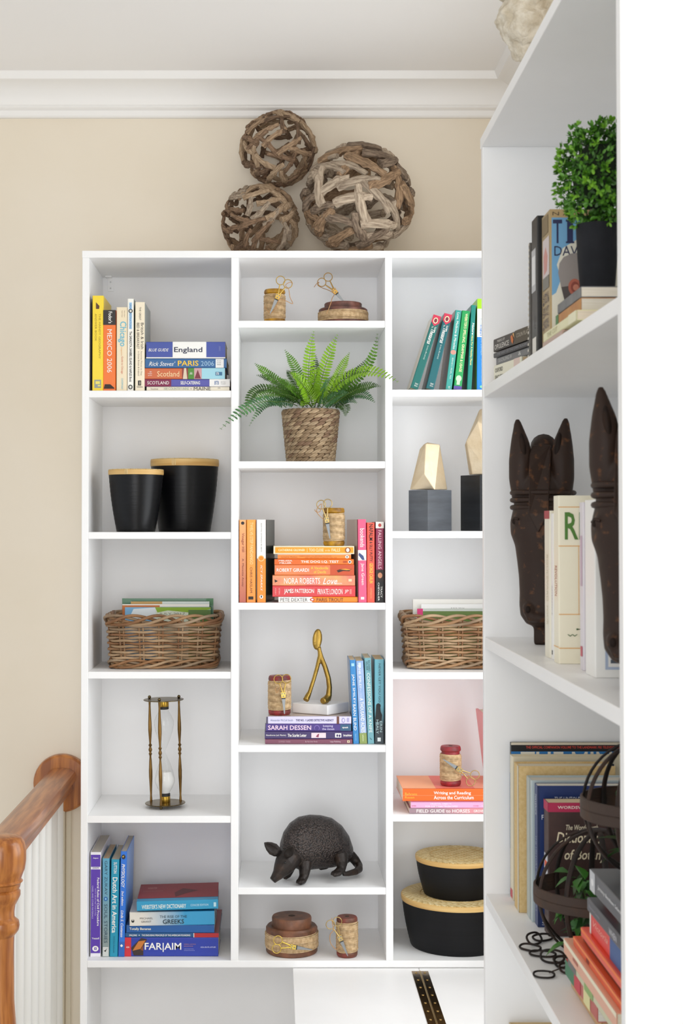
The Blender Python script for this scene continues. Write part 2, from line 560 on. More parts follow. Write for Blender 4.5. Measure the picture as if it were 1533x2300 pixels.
struct('trim_4', MB().box(X(150, WALLY), WALLY - .008, 0, X(163, WALLY), WALLY, zr - .06), mat('#d9cfba', .6), bevel=.003)

# ---------------------------------------------------------------- books: far bookcase, left column, upper shelf
z = shelf_z(877); Y = .012
W = '#f4f2ec'; DK = '#2a2626'
g = 'travel guides standing on the upper left shelf'
stand('yellow travel guide, first book from the left on the top left shelf', '#f3d62c', 207, 231.7, 664, z, Y,
      [('t', 'THE HANDY GEOGRAPHY', .19, .665, .24, .42, '#a58a10'), ('t', 'ANSWER BOOK', .19, .48, .60, .78, '#a58a10'),
       ('p', [(.07, .68), (.14, .68), (.14, .40), (.11, .36)], '#5a3a22'), ('r', .885, .97, .2, .8, '#8f9a9a'), ('r', .90, .93, .3, .7, '#e9dd6a'), ('r', .94, .955, .25, .5, '#e9dd6a')], d=.17, group=g, sides={'left': '#2b2b2b'})
stand('orange travel guide with a black top band and white lettering, between yellow and cream books', '#ee7424', 231.2, 259.5, 696.3, z, Y,
      [('r', 0, .185, 0, 1, '#2e2a29'), ('t', "Fodor's", .02, .165, .28, .58, W, .015), ('t', 'MEXICO 2006', .24, .775, .30, .68, W),
       ('p', [(.92, .85), (.975, .95), (.975, .1), (.965, .1), (.92, .42)], '#2b1c14')], d=.15, group=g)
stand('slim cream city guide with pale blue lettering beside the orange book', '#ecdcbc', 261.2, 285, 690, z, Y,
      [('t', 'Chicago', .17, .47, .06, .86, '#6bb7cf', .02), ('t', 'Nelson Algren', .04, .12, .2, .3, '#8a6a50'), ('t', 'Studs Terkel', .04, .12, .42, .52, '#8a6a50'), ('t', 'magazine', .48, .58, .45, .6, '#d9a05a'), ('t', 'Guide to Chicago', .59, .80, .36, .58, '#c85a3a'),
       ('t', 'CONTEMPORARY', .85, .985, .36, .54, '#6bb7cf')], d=.14, group=g)
stand('tall narrow white travel guide with bold black lettering, fourth from the left', '#f1efe6', 285.8, 299.7, 671, z, Y,
      [('r', .04, .33, .3, .72, '#a9cdea'), ('t', 'GREAT DESTINATIONS', .05, .325, .36, .66, '#4a7fb5', .02), ('e', .112, .155, .15, .85, '#2a2a2a'), ('e', .12, .147, .3, .7, '#d9d9d0'),
       ('t', 'The SARASOTA, SANIBEL ISLAND & NAPLES Book', .355, .905, .28, .74, '#15151c', .03), ('e', .935, .985, .15, .85, '#2a2a2a'), ('e', .945, .975, .3, .7, '#d9d9d0')], d=.165, group=g, sides={'right': '#2f5a2a'})
stand('cream bed and breakfast guide, rightmost standing book on the top left shelf', '#efe3c9', 303, 324.5, 678.5, z, Y,
      [('t', 'THE GREAT', .055, .205, .38, .58, '#4a3a30'), ('t', 'British & Irish', .235, .53, .10, .40, '#3a3232'), ('t', 'BED & BREAKFAST', .235, .53, .56, .82, '#3a3232'),
       ('t', 'Favorite Places to Stay', .555, .83, .26, .44, '#6a5a4a'), ('t', 'in Great Britain & Ireland', .555, .83, .54, .70, '#6a5a4a'), ('r', .885, .94, .36, .68, '#2a2826'), ('r', .895, .93, .46, .52, '#efe3c9'),
       ('t', 'Globe', .945, .965, .2, .8, '#2a2826', 0, 0, True)], d=.16, group=g, sides={'right': '#8c948c'})
g = 'travel guides lying in a stack on the upper left shelf'
Yl = .014
zz = z
o, zz = lay('thin cream guide, lowest of the travel guides stacked on the top left shelf', '#e9e0cb', 329, 515, 866.8, 876.3, Yl, zz,
    [('t', 'Steadman', .05, .14, .3, .75, '#8a8578'), ('t', '100 COUNTRY INNS', .21, .51, .2, .8, '#8fa892'), ('t', 'IN', .53, .545, .3, .7, '#8a8578'), ('t', 'MAINE', .57, .775, .1, .9, '#3c3c3c'), ('t', 'DOWN', .86, .89, .2, .5, '#777')], d=.14, group=g)
o, zz = lay('slim guide with maroon, blue and white spine, second from bottom of the travel stack', '#4a4aa0', 325, 516, 849.3, 865.8, Yl, zz,
    [('r', 0, .31, 0, 1, '#7d2048'), ('r', .76, 1, 0, 1, '#ebe9e6'), ('t', 'SCOTLAND', .03, .285, .28, .72, W), ('t', 'SELF-CATERING', .42, .65, .28, .72, W, .03), ('t', 'BTB', .82, .87, .25, .75, '#2a5a9a', .03), ('t', 'BRITISH', .895, .95, .3, .5, '#b0b0b0'), ('t', 'TOURISM', .895, .95, .55, .75, '#b0b0b0')], d=.17, group=g)
o, zz = lay('orange and light blue guide in the middle of the travel stack', '#c8612e', 325, 505, 823.3, 848, Yl, zz,
    [('r', .465, .54, 0, 1, '#8a3a36'), ('p', [(.49, 0), (.515, 0), (.53, 1), (.475, 1)], '#d9c9b0'), ('r', .54, .615, 0, 1, '#4f8a35'), ('r', .615, .71, 0, 1, '#c99ba0'), ('p', [(.62, .95), (.66, .15), (.70, .95)], '#7a2f3c'), ('r', .71, 1, 0, 1, '#9fd0de'),
     ('t', 'Scotland', .155, .43, .28, .78, '#f7d9a8'), ('r', .88, .965, .35, .68, '#3d6f95'), ('t', 'STB', .89, .925, .4, .62, W, .02), ('t', 'on', .06, .085, .3, .4, W), ('t', 'route', .04, .09, .45, .55, W), ('t', 'guide', .04, .09, .62, .72, W), ('t', 'AA', .56, .595, .35, .6, W)], d=.15, group=g)
o, zz = lay('teal blue guide with yellow and white lettering, second from top of the travel stack', '#1c5c94', 326, 508.6, 801, 822.3, Yl, zz,
    [('t', "Rick Steves'", .045, .37, .32, .78, W, 0, .35), ('t', 'PARIS', .40, .655, .22, .78, '#f2c43a', .045), ('t', '2006', .685, .845, .28, .78, '#9fc3dd'), ('r', .865, .965, .05, .98, '#e8e8e6'), ('t', '914.4', .88, .93, .2, .3, '#555'), ('t', 'STE', .88, .93, .4, .5, '#555'), ('t', '2006', .88, .93, .6, .7, '#555')], d=.17, group=g)
o, zz = lay('thick blue guide with a white title band, on top of the travel stack', '#34489c', 328, 505.7, 762.5, 800, Yl, zz,
    [('r', .335, .76, 0, 1, '#f0efea'), ('r', 0, 1, .93, 1, '#eceae4'), ('t', 'BLUE GUIDE', .03, .285, .40, .58, W, 0, .3), ('t', 'England', .353, .71, .32, .72, '#2c2f4a', .018), ('t', 'SOMERSET', .92, .94, .25, .55, '#8f9ad0', 0, 0, True)], d=.14, group=g)

# ---------------------------------------------------------------- right column, top shelf: leaning green books
z = shelf_z(875); Y = .015
g = 'green books leaning on the top right shelf'
th = [('p', [(0, 0), (.095, 0), (.145, .5), (.095, 1), (0, 1)], '#c8304e'), ('e', .03, .11, .22, .82, '#e9dcb4'), ('e', .042, .098, .32, .72, '#7a2a3a'),
      ('t', 'The', .15, .175, .55, .75, W), ('t', 'Wordsworth', .15, .19, .12, .4, W), ('t', 'Thesaurus', .19, .39, .2, .74, W, .01, .3), ('t', 'for home, office and study', .41, .60, .36, .6, '#c9d8d0', 0, .2), ('t', 'Wordsworth', .915, .94, .2, .6, W, 0, 0, True), ('t', 'Reference', .945, .965, .2, .6, W, 0, 0, True)]
stand('dark teal book leaning most steeply, leftmost on the top right shelf', '#0e6660', 921, 939.5, 706, z, Y, th, lean=.31, d=.125, group=g, pages='#d8cdb2', sides={'left': '#cfc6b4'})
stand('dark teal book with a red tip, second in the leaning green row', '#0d5f66', 956, 974.5, 703, z, Y, th, lean=.245, d=.125, group=g, sides={'left': '#1d2a2a'})
stand('pale teal book with a small round portrait on its spine, third of the leaning row', '#3b9c92', 1000, 1014, 696, z, Y,
      [('t', 'Love, Medicine & Miracles', .03, .49, .28, .72, W), ('e', .50, .56, .05, .95, '#c98f80'), ('t', 'BERNIE S. SIEGEL, M.D.', .60, .87, .35, .62, '#cfe0d8'), ('t', 'Quill', .955, .985, .3, .6, W)], lean=.128, d=.16, group=g, sides={'left': '#8a6a58'})
stand('bright green spelling and grammar book in the leaning green row', '#1d9c52', 1018, 1036, 697, z, Y,
      [('r', .955, 1, 0, 1, '#5a4a9a'), ('t', "WEBSTER'S SPELLING, GRAMMAR & USAGE", .035, .775, .22, .62, '#f2ecb8', .02), ('e', .82, .90, .15, .85, '#bfe0b8'), ('r', .89, .94, .3, .7, '#bfe0b8')], lean=.112, d=.15, group=g)
stand('thin dark teal book with yellow lettering between green and blue books', '#0d8478', 1048, 1058.5, 685, z, Y,
      [('t', 'Nature', .21, .35, .15, .6, W, .03, .2), ('t', 'Hints For A Healthy Planet', .36, .71, .25, .75, '#e8e08a', .02)], lean=.055, d=.16, group=g, sides={'left': '#0c5f58'})
stand('lime, white and blue book at the right end of the leaning row', '#1583d6', 1070, 1092, 671, z, Y,
      [('r', 0, .11, 0, 1, '#a5e21c'), ('r', .11, .42, 0, 1, '#eef3ea'), ('t', 'THE', .21, .29, .55, .75, '#9bb0b8'), ('t', 'math', .29, .405, .25, .72, '#2b6fc0', .02), ('t', 'EXPLORER', .425, .62, .35, .62, '#9fd0f2'), ('t', 'JEFFERSON HANE WEAVER', .66, .91, .4, .62, '#8fc3ea'), ('e', .95, .98, .3, .7, '#7fd0b0')], lean=.01, d=.165, group=g, sides={'left': '#8ec41c'})

# ---------------------------------------------------------------- middle column, third shelf: orange and pink books
z = shelf_z(1354); Y = .012
g = 'orange and pink books standing on the middle shelf'
GR = mat('#b2523c', .38, c2='#e9a45e', kind='grad', lo=.0, hi=1.0, coat=.2)
stand('salmon orange book standing against the left divider of the orange shelf', GR, 537, 552.2, 1167.6, z, Y,
      [('e', .02, .06, .25, .75, DK), ('t', 'Vinegar Hill', .16, .39, .25, .72, '#8a2f20'), ('t', 'A. Manette Ansay', .47, .81, .32, .66, '#7a2a20')], d=.14, group=g)
GO = mat('#ef8a14', .38, c2='#f59a1a', kind='grad', lo=.0, hi=1.0, coat=.2)
stand('orange book with cream spaced capitals, second from the left on the orange shelf', GO, 553.5, 573.6, 1167.4, z, Y,
      [('t', 'TWELVE-STEP FANDANGO', .03, .54, .28, .62, '#fbe3a4'), ('t', 'CHRIS HASLAM', .575, .885, .36, .62, '#6a3a10'), ('r', .928, .965, .25, .8, '#2a2018')], d=.15, group=g)
stand('half white and half orange book with a dark cover standing beside the orange stack', '#f08c1e', 577, 596.3, 1167.2, z, Y,
      [('r', 0, .47, 0, 1, '#f2f0ec'), ('e', .43, .505, .15, .9, '#f2c58a'), ('e', .44, .495, .25, .8, '#f08c1e'), ('t', 'GWYN HYMAN RUBIO', .04, .39, .44, .56, '#55504a'), ('t', 'ICY SPARKS', .55, .86, .38, .6, W, 0, .3), ('e', .91, .955, .3, .7, W), ('e', .915, .945, .42, .58, '#2a2018')],
      d=.135, group=g, flare=('right', .155, '#343a36'))
stand('bright pink book with white lettering standing at the right of the orange stack', '#e5567d', 804.5, 823, 1166.4, z, Y,
      [('t', 'bookends', .11, .335, .2, .72, W), ('r', .37, .495, 0, 1, '#efe2dc'), ('p', [(.40, .85), (.44, .35), (.49, .2), (.49, .5), (.43, .95)], '#3a4a7a'), ('t', 'Jane Green', .53, .79, .25, .7, W), ('r', .935, .965, .3, .7, W)], d=.14, lean=-.008, group=g, flare=('left', .14, '#c9b3a8'))
stand('worn red book with black and yellow lettering between pink and maroon books', '#e6533f', 823.8, 841, 1173.7, z, Y,
      [('t', 'NAPALM', .02, .225, .2, .72, '#1c1412', .03), ('t', '& SILLY PUTTY', .24, .49, .28, .66, '#1c1412', .02), ('t', 'GEORGE CARLIN', .51, .76, .22, .68, '#f3c94a', .02), ('t', 'HYPERION', .82, .95, .35, .62, '#f2a06a')], d=.14, group=g)
stand('maroon and black book with a white top, against the right divider of the orange shelf', '#8b2249', 843.5, 861.8, 1172, z, Y,
      [('r', 0, .08, 0, 1, '#e9e4dc'), ('e', .02, .065, .3, .7, '#b5403a'), ('r', .595, .735, 0, 1, '#2a1c18'), ('e', .63, .70, .2, .75, '#c98a68'), ('r', .735, 1, 0, 1, '#1d1a1a'), ('t', 'FALLING ANGELS', .105, .585, .3, .7, '#e6c0cc'), ('t', 'TRACY', .80, .94, .2, .42, W), ('t', 'CHEVALIER', .755, .98, .55, .75, W)], d=.15, group=g)
g = 'orange and red paperbacks stacked on the middle shelf'
Yl = .016; zz = z
o, zz = lay('white and orange paperback at the bottom of the orange stack', '#ef8a1c', 625, 803.5, 1340.9, 1353, Yl, zz,
    [('r', 0, .425, 0, 1, '#f0ede8'), ('t', 'PETE DEXTER', .025, .365, .2, .85, '#22201e'), ('e', .395, .455, .2, .8, '#c8452c'), ('e', .41, .44, .35, .65, W), ('t', 'PARIS TROUT', .48, .815, .2, .85, '#55301a')], d=.125, group=g)
o, zz = lay('red thriller with white capitals, second from the bottom of the orange stack', '#d23a3f', 611.7, 797.6, 1314, 1338.5, Yl, zz,
    [('t', 'JAMES PATTERSON', .14, .50, .27, .78, W, .01), ('t', 'PRIVATE LONDON', .545, .845, .27, .78, W), ('t', 'JP', .87, .92, .35, .7, '#f5d0cc', .02), ('r', .93, .955, .3, .75, '#e5807c'), ('t', '#1 BESTSELLER', .03, .045, .2, .8, '#f2c0bc', 0, 0, True), ('t', 'THRILLER', .075, .09, .2, .8, '#f2c0bc', 0, 0, True)], d=.125, group=g)
o, zz = lay('mottled pink and orange romance, third from the bottom of the orange stack', mat('#d9705c', .38, c2='#e0a05c', scale=14, coat=.2, lo=.4, hi=.6), 611.7, 797, 1288.8, 1312.2, Yl, zz,
    [('t', 'NORA ROBERTS', .14, .575, .25, .82, W), ('t', 'Love', .61, .785, .25, .85, W, 0, .4), ('t', 'BY DESIGN', .71, .84, .72, .84, W), ('p', [(.025, .4), (.065, .55), (.03, .7)], '#221a18'), ('r', .92, .96, .35, .6, '#f0cba8')], d=.125, group=g)
o, zz = lay('orange novel with a red swirl at its right end, fourth from bottom of the stack', mat('#e27a35', .38, c2='#d8622c', scale=9, coat=.2), 616.5, 795, 1262.7, 1286.3, Yl, zz,
    [('r', .70, 1, 0, 1, '#c4502c'), ('t', 'ROBERT GIRARDI', .025, .43, .35, .68, W, .01), ('t', 'A Vaudeville', .455, .675, .18, .45, '#f2d94a'), ('t', 'of Devils', .49, .645, .55, .82, '#f2d94a'), ('p', [(.78, .55), (.84, .4), (.93, .5), (.97, .4), (.94, .62), (.86, .6), (.80, .75)], '#3a2018'), ('p', [(.82, .45), (.89, .38), (.97, .5), (.9, .52)], '#e8a03a')], d=.13, group=g)
o, zz = lay('slim orange paperback lettered about a dog test, fifth in the orange stack', '#ee7420', 616, 794, 1248.8, 1260.6, Yl, zz,
    [('r', 0, .33, 0, 1, '#e06a2a'), ('t', 'MELISSA', .055, .225, .15, .42, W, .03), ('t', 'MILLER', .065, .215, .58, .85, W, .03), ('t', 'THE DOG I.Q. TEST', .335, .81, .25, .75, W, .035), ('e', .93, .97, .2, .8, W), ('e', .94, .96, .3, .7, DK), ('r', .865, .915, .3, .7, '#b5501a')], d=.13, group=g)
o, zz = lay('thin orange paperback set back a little, second from the top of the orange stack', '#ef8426', 623.3, 788, 1237, 1248, Yl + .004, zz,
    [('r', 0, 1, 0, .12, '#f0dcc8'), ('t', 'Lynette Padwa', .045, .265, .45, .75, '#8a4a14', 0, .3), ('t', 'EVERYTHING YOU PRETEND TO KNOW', .30, .735, .28, .48, '#9a5a18'), ('t', 'AND ARE AFRAID SOMEONE WILL ASK', .37, .81, .62, .82, '#9a5a18'), ('e', .92, .97, .25, .85, W), ('e', .935, .955, .4, .7, DK)], d=.12, group=g)
o, zorange = lay('worn orange and cream paperback on top of the stack, under the yellow spool', '#ede0c2', 614, 795, 1218, 1236, Yl, zz,
    [('r', .02, .99, .14, .86, '#f19a22'), ('t', 'CATHERINE GILDINER', .06, .39, .35, .64, '#f8e6b8', .02), ('r', .415, .419, .25, .75, '#f8e6b8'), ('t', 'TOO CLOSE', .44, .62, .3, .68, '#f8e6b8', .02), ('t', 'to the', .64, .70, .4, .66, '#f8e6b8', 0, .3), ('t', 'FALLS', .72, .825, .28, .68, '#f8e6b8', .02), ('e', .885, .955, .15, .85, '#8a4a1c'), ('e', .90, .94, .25, .75, '#f4ead8')], d=.135, group=g)

# ---------------------------------------------------------------- middle column, fourth shelf: purple stack and blue books
z = shelf_z(1674); Y = .02
g = 'purple books stacked on the middle shelf'
zz = z
o, zz = lay('thin mauve book at the bottom of the purple stack', '#7b4459', 595, 791, 1661.8, 1672.5, .02, zz,
    [('t', 'SUMMER THERE', .155, .29, .35, .7, '#b08a96'), ('t', 'By Nicolette Hardy', .46, .60, .35, .75, '#c9a8b2'), ('t', 'LeJay Publishing', .745, .865, .35, .75, '#d9c0c8'), ('r', .94, .97, .25, .75, '#d9c9a8'), ('r', .95, .96, .4, .6, '#5a3242')], d=.17, group=g)
o, zz = lay('dark indigo book with a pink picture on its spine, in the purple stack', '#3a2a60', 594.3, 791.6, 1644.3, 1661.5, .02, zz,
    [('t', 'Hawthorne (ed. Martin)', .015, .24, .4, .68, W), ('t', 'The Scarlet Letter', .26, .475, .32, .72, W, .02), ('r', .53, .695, .2, .86, '#ead2d8'), ('p', [(.58, .7), (.60, .4), (.62, .3), (.61, .8)], '#8a3a5a'), ('r', .80, .87, .25, .8, W), ('r', .815, .835, .4, .7, '#3a2a60'), ('e', .84, .862, .4, .75, '#3a2a60'), ('t', 'broadview', .895, .99, .35, .66, W, .02)], d=.15, group=g)
o, zz = lay('violet book with bold pale pink capitals in the purple stack', '#47347f', 596.8, 788.4, 1628, 1644, .02, zz,
    [('r', .873, 1, .05, .95, '#345a78'), ('t', 'SARAH DESSEN', .025, .53, .2, .82, '#f4d2e6', .05), ('e', .565, .63, .15, .95, '#7a66b0'), ('e', .572, .623, .25, .95, '#47347f'), ('t', 'keeping', .67, .785, .1, .5, '#d9d2ee'), ('t', 'the moon', .66, .80, .52, .85, '#d9d2ee'), ('t', 'speak', .895, .965, .35, .65, W, .05)], d=.135, group=g)
o, zpurple = lay('pale lavender book on top of the purple stack, under the marble slab', '#d2cdea', 601.6, 788.4, 1610.5, 1627, .02, zz,
    [('r', .825, .855, 0, 1, '#6a4030'), ('t', 'Alexander McCall Smith', .03, .30, .38, .64, '#6f7a98'), ('t', 'THE NO. 1 LADIES DETECTIVE AGENCY', .335, .79, .36, .66, '#2f2a5a', .02), ('e', .885, .925, .2, .85, '#8d86b8'), ('e', .892, .918, .3, .75, '#d2cdea'), ('r', .95, .975, .2, .75, '#a8a2c8')], d=.155, group=g, sides={'right': '#b9a79a'})
g = 'blue books standing on the purple shelf'
def bl(label, c, x0, x1, xt, yt, items, d, **k):
    return stand(label, c, x0, x1, yt, z, Y, items, d=d, lean=math.atan2((xt - x0), (1671 - yt)), group=g, **k)
bl('bright blue book leaning beside the marble slab, leftmost of the blue books', '#2d80bd', 793, 806, 785, 1482,
   [('t', 'JANE SMILEY', .17, .52, .3, .78, W), ('t', 'BARN BLIND', .53, .84, .3, .78, W), ('r', .04, .075, .25, .75, '#9fd0ee'), ('t', 'fawcett', .88, .96, .4, .6, '#a9d2ea')], .125, pages='#d9bc92', sides={'left': '#6f8ab0'})
bl('light blue book with a green base, second of the blue books', mat('#6f97c9', .38, c2='#9fb4d8', scale=20, coat=.2), 807.5, 824, 799, 1484,
   [('r', .87, 1, 0, 1, '#8a9a58'), ('r', .02, .08, .35, .7, '#c8d6ea'), ('t', 'JANE SMILEY', .05, .33, .4, .8, W), ('t', 'Author of the Novel', .33, .46, .45, .6, '#dfe6f4'), ('t', 'A THOUSAND ACRES', .45, .865, .22, .72, W, .01), ('t', 'ballantine', .89, .97, .4, .6, '#dfe6c0')], .125, pages='#d9bc92')
bl('grey teal book with pale lettering, third of the blue books', '#6ea4ae', 825.5, 840, 818, 1477.4,
   [('t', 'RICHARD', .03, .155, .15, .45, '#2b4a55'), ('t', 'SELZER', .04, .145, .5, .8, '#2b4a55'), ('t', 'CONFESSIONS OF A KNIFE', .175, .87, .25, .72, '#e9f0e8'), ('p', [(.92, .7), (.955, .3), (.95, .5)], '#20303a')], .13, pages='#d4c2a2')
stand('teal and black book with a silhouette figure, rightmost of the blue books', mat('#1d3038', .36, c2='#62a9ba', kind='grad', lo=.22, hi=.45, coat=.2), 841, 862, 1481, z, Y,
   [('e', .52, .58, .35, .85, '#15191c'), ('p', [(.56, .4), (.56, .85), (.66, .9), (.74, 1), (.74, .3), (.66, .2), (.62, .35)], '#15191c'), ('t', 'NEVER LET YOU GO', .05, .51, .36, .58, '#27424e'), ('t', 'ERIN', .73, .86, .2, .45, '#b9d6da'), ('t', 'HEALY', .715, .88, .58, .83, '#b9d6da'), ('r', .925, .97, .35, .7, '#dfe8ea')], d=.135, group=g, pages='#d0ad7e')

# ---------------------------------------------------------------- right column: orange and pink text books
z = shelf_z(1830)
g = 'text books stacked under the red spool on the right'
zz = z
o, zz = lay('grey pink field guide at the bottom of the right hand stack', mat('#d58f95', .4, c2='#9a8088', kind='grad', lo=.3, hi=.65), 918.7, 1110, 1816, 1828, .012, zz,
    [('t', 'FIELD GUIDE to HORSES', .085, .71, .2, .82, '#f4e6e2', .015), ('t', 'GROVE', .755, .87, .3, .75, '#f4ece8', .015)], d=.15, group=g, rz=0)
o, zz = lay('pale pink paperback between the orange text book and the field guide', '#f0a8cd', 922, 1120, 1799.8, 1815, .012, zz,
    [('r', 0, 1, 0, .13, '#b05a7a'), ('t', 'WEBB', .01, .06, .6, .75, '#a0305a'), ('t', 'CELESTIAL OBJECTS', .22, .46, .28, .52, '#fbe6f2', .015), ('t', 'FOR COMMON TELESCOPES', .165, .53, .62, .88, '#fbe6f2', .015), ('t', 'DOVER', .71, .77, .6, .75, '#b04a7a'), ('t', '0-486', .80, .9, .6, .75, '#fbe6f2')], d=.155, group=g)
o, ztext = lay('thick bright orange text book on top of the right hand stack', '#f2661c', 904, 1112, 1771.8, 1799, .012, zz,
    [('t', 'Behrens', .025, .155, .3, .55, '#f4b93e'), ('t', 'Rosen', .025, .125, .6, .78, '#f4b93e'), ('t', 'Writing and Reading', .335, .735, .2, .52, W, .03), ('t', 'Across the Curriculum', .335, .765, .55, .85, W, .03), ('r', 0, 1, .525, .545, '#f7a070'), ('t', 'Seventh', .86, .88, .2, .8, '#f4b93e', 0, 0, True), ('t', 'Edition', .895, .915, .2, .8, '#f4b93e', 0, 0, True)], d=.19, group=g, pages='#efe9dd')
tc = ['#f28a3c', '#ee5a46', '#ef7a54']
# printed blocks on the orange cover (top face: local x = thickness, so the face lies at x = t)
tt = (1799 - 1771.8) / K(.012); hh = X(1112, .012, 1799) - X(904, .012, 1799)
decals(o, [('r', 0, .36, .02, .98, '#f2aa7c'), ('r', .36, .78, .02, .98, '#e8786a'), ('r', .78, 1, .02, .98, '#f0a286')], (tt, .19, hh), (0, 0, -hh), (0, -.19, 0), names=('cover_panel', 'lettering'))
# pink folder leaning at the far right of that shelf
o = thing('folder', 'salmon pink folder leaning behind the red spool at the right edge of its shelf', 'folder', (X(1104.5, .1, 1800), .06, z), Ry(-.12))
MB().box(0, 0, 0, .006, .13, Z(1600, .1) - z).build('cover', mat('#e79a9c', .5), o)
MB().box(.006, .001, .002, .018, .128, Z(1600, .1) - z - .003).build('page_block', page_mat(), o)
MB().box(.018, 0, 0, .022, .13, Z(1600, .1) - z).build('back_cover', mat('#e79a9c', .5), o)

# ---------------------------------------------------------------- left column, bottom shelf: purple and blue books
z = SH0 + .0004; Y = .03
g = 'blue and purple books standing on the bottom left shelf'
stand('purple and white law book at the left end of the bottom shelf', '#eceaf0', 202.5, 225.8, 1914, z, Y,
    [('r', .025, .14, .04, .96, '#5a37a8'), ('r', .165, .965, .04, .96, '#5a37a8'), ('t', 'Aspen', .05, .066, .25, .75, W, .02, 0, True), ('t', '2009', .142, .158, .2, .8, '#4a3a80', 0, 0, True), ('t', 'Federal Rules of Civil Procedure', .245, .705, .14, .36, W, .02), ('t', 'WITH SELECTED STATUTES,', .345, .61, .48, .58, '#d9d0ee'), ('t', 'CASES, AND OTHER MATERIALS', .32, .635, .72, .86, '#d9d0ee'), ('t', 'Yeazell', .815, .832, .15, .85, W, .02, 0, True), ('e', .895, .948, .2, .8, W), ('r', .91, .933, .38, .62, '#5a37a8'), ('r', .917, .926, .45, .55, W)], d=.20, group=g, pages='#b9b4ae')
stand('blue grey book with a small blue flower, second from left on the bottom shelf', mat('#8a9a98', .4, c2='#5aa0bd', kind='grad', lo=.15, hi=.8), 229.5, 245, 1928, z, Y - .0,
    [('t', 'GARY ZUKAV', .025, .37, .28, .68, '#28465a'), ('e', .39, .435, .22, .82, '#2a6aa8'), ('e', .402, .423, .4, .64, '#8ac0e0'), ('t', 'SOUL STORIES', .465, .86, .28, .74, '#28465a'), ('r', .90, .995, .1, .92, '#cfd2ce'), ('p', [(.91, .3), (.95, .5), (.94, .8), (.93, .5)], '#2a2a2a')], d=.16, group=g, pages='#b08f6c')
stand('turquoise art book with bold white lettering on the bottom left shelf', '#1b93b2', 245.8, 264, 1930, z, Y,
    [('t', 'SUTTON', .03, .145, .3, .68, W, .01), ('t', 'Dutch Art in America', .185, .755, .2, .78, W, .03), ('t', 'NAAZ Rich, Rembrandts', .79, .96, .4, .58, '#0c5a78')], d=.165, lean=.016, group=g, pages='#c9bda2')
stand('bright blue physiology book, rightmost standing on the bottom left shelf', '#2a72d4', 265.5, 279, 1912, z, Y,
    [('r', .86, 1, 0, 1, '#2462b8'), ('e', .03, .075, .2, .85, '#2a2a30'), ('p', [(.04, .4), (.06, .6), (.05, .75)], '#e8c050'), ('t', 'PHYSIOLOGY', .12, .345, .25, .8, W, .04, .25), ('t', '2nd edition', .375, .515, .35, .7, W, .02, .25), ('t', 'Linda S. Costanzo', .56, .815, .3, .72, W, .02, .25), ('p', [(.88, .5), (.895, .25), (.91, .5), (.895, .75)], W)], d=.185, lean=.022, group=g, pages='#b5b3b0', sides={'right': '#4f92e4'})
g = 'blue books lying in a stack on the bottom left shelf'
zz = z; Yl = .033
o, zz = lay('thick royal blue manual with big white capitals, lowest of the bottom left stack', '#2d40a4', 279.5, 490, 2107, 2149, Yl, zz,
    [('r', 0, .07, 0, 1, '#cf2a38'), ('t', 'ASA', .016, .052, .47, .55, W, .02), ('p', [(.07, .55), (.18, .02), (.24, .1), (.20, .5), (.2, .95), (.10, .95)], '#3a2622'), ('p', [(.085, .7), (.15, .2), (.225, .15), (.17, .6)], '#c9782e'), ('p', [(.17, .65), (.2, .4), (.2, .7)], '#8a4a20'), ('t', 'FAR|AIM', .215, .605, .28, .76, W, .035), ('t', 'FEDERAL AVIATION', .635, .76, .33, .38, '#c08a6a'), ('t', 'REGULATIONS', .635, .73, .43, .48, '#c08a6a'), ('t', 'AERONAUTICAL', .635, .74, .58, .62, '#aab2e0'), ('t', 'INFORMATION MANUAL', .635, .75, .66, .7, '#aab2e0'), ('t', 'ASA-08-FR-AM-BK', .81, .975, .47, .54, '#dfe3f4')], d=.145, group=g, gloss=.22, pages='#c9c6c2')
o, zz = lay('thin navy and red book lying on the royal blue manual', '#1d5688', 281.5, 491, 2097, 2106.4, Yl, zz,
    [('r', .735, 1, 0, 1, '#b0252c'), ('r', .73, .737, 0, 1, W), ('t', 'SPALDING', .04, .125, .3, .72, W, .01), ('t', 'THE ENDURING PRINCIPLES OF THE AMERICAN FOUNDING', .175, .695, .3, .72, W, .01), ('e', .143, .152, .35, .65, W)], d=.22, group=g, sides={'right': '#8e2a2c'})
o, zz = lay('glossy blue book in the middle of the bottom left stack', '#235c9f', 283.6, 481, 2078.5, 2096, Yl, zz,
    [('t', 'Totally Bananas', .035, .28, .32, .72, '#e9e6cf', .015)], d=.17, group=g, gloss=.2)
o, zz = lay('white to blue history book, second from top of the bottom left stack', mat('#2f97c6', .38, c2='#e3ddd2', kind='grad', lo=.35, hi=.85), 291.5, 481.8, 2046.5, 2077, Yl, zz + .0005,
    [('e', .02, .055, .5, .75, '#1c1c1c'), ('e', .03, .045, .5, .62, '#e3ddd2'), ('t', 'MICHAEL', .12, .275, .38, .52, '#5a5a58'), ('t', 'GRANT', .135, .255, .62, .76, '#5a5a58'), ('t', 'THE RISE OF THE', .355, .675, .26, .45, '#23404e'), ('t', 'GREEKS', .39, .64, .55, .88, '#17303c', .015)], d=.125, rz=.02, tilt=.012, group=g)
o, zz = lay('turquoise dictionary with a worn red cover on top of the bottom left stack', '#2a96c0', 307.6, 489.8, 2018.5, 2039.5, Yl - .004, zz + .006,
    [('t', "WEBSTER'S NEW DICTIONARY", .06, .605, .35, .8, '#e6efe6', .01), ('t', 'CONCISE EDITION', .66, .88, .42, .64, '#bfe0ea'), ('r', .945, .975, .3, .75, '#bfe0ea')], d=.17, rz=.03, tilt=.022, group=g, pages='#8f8578')
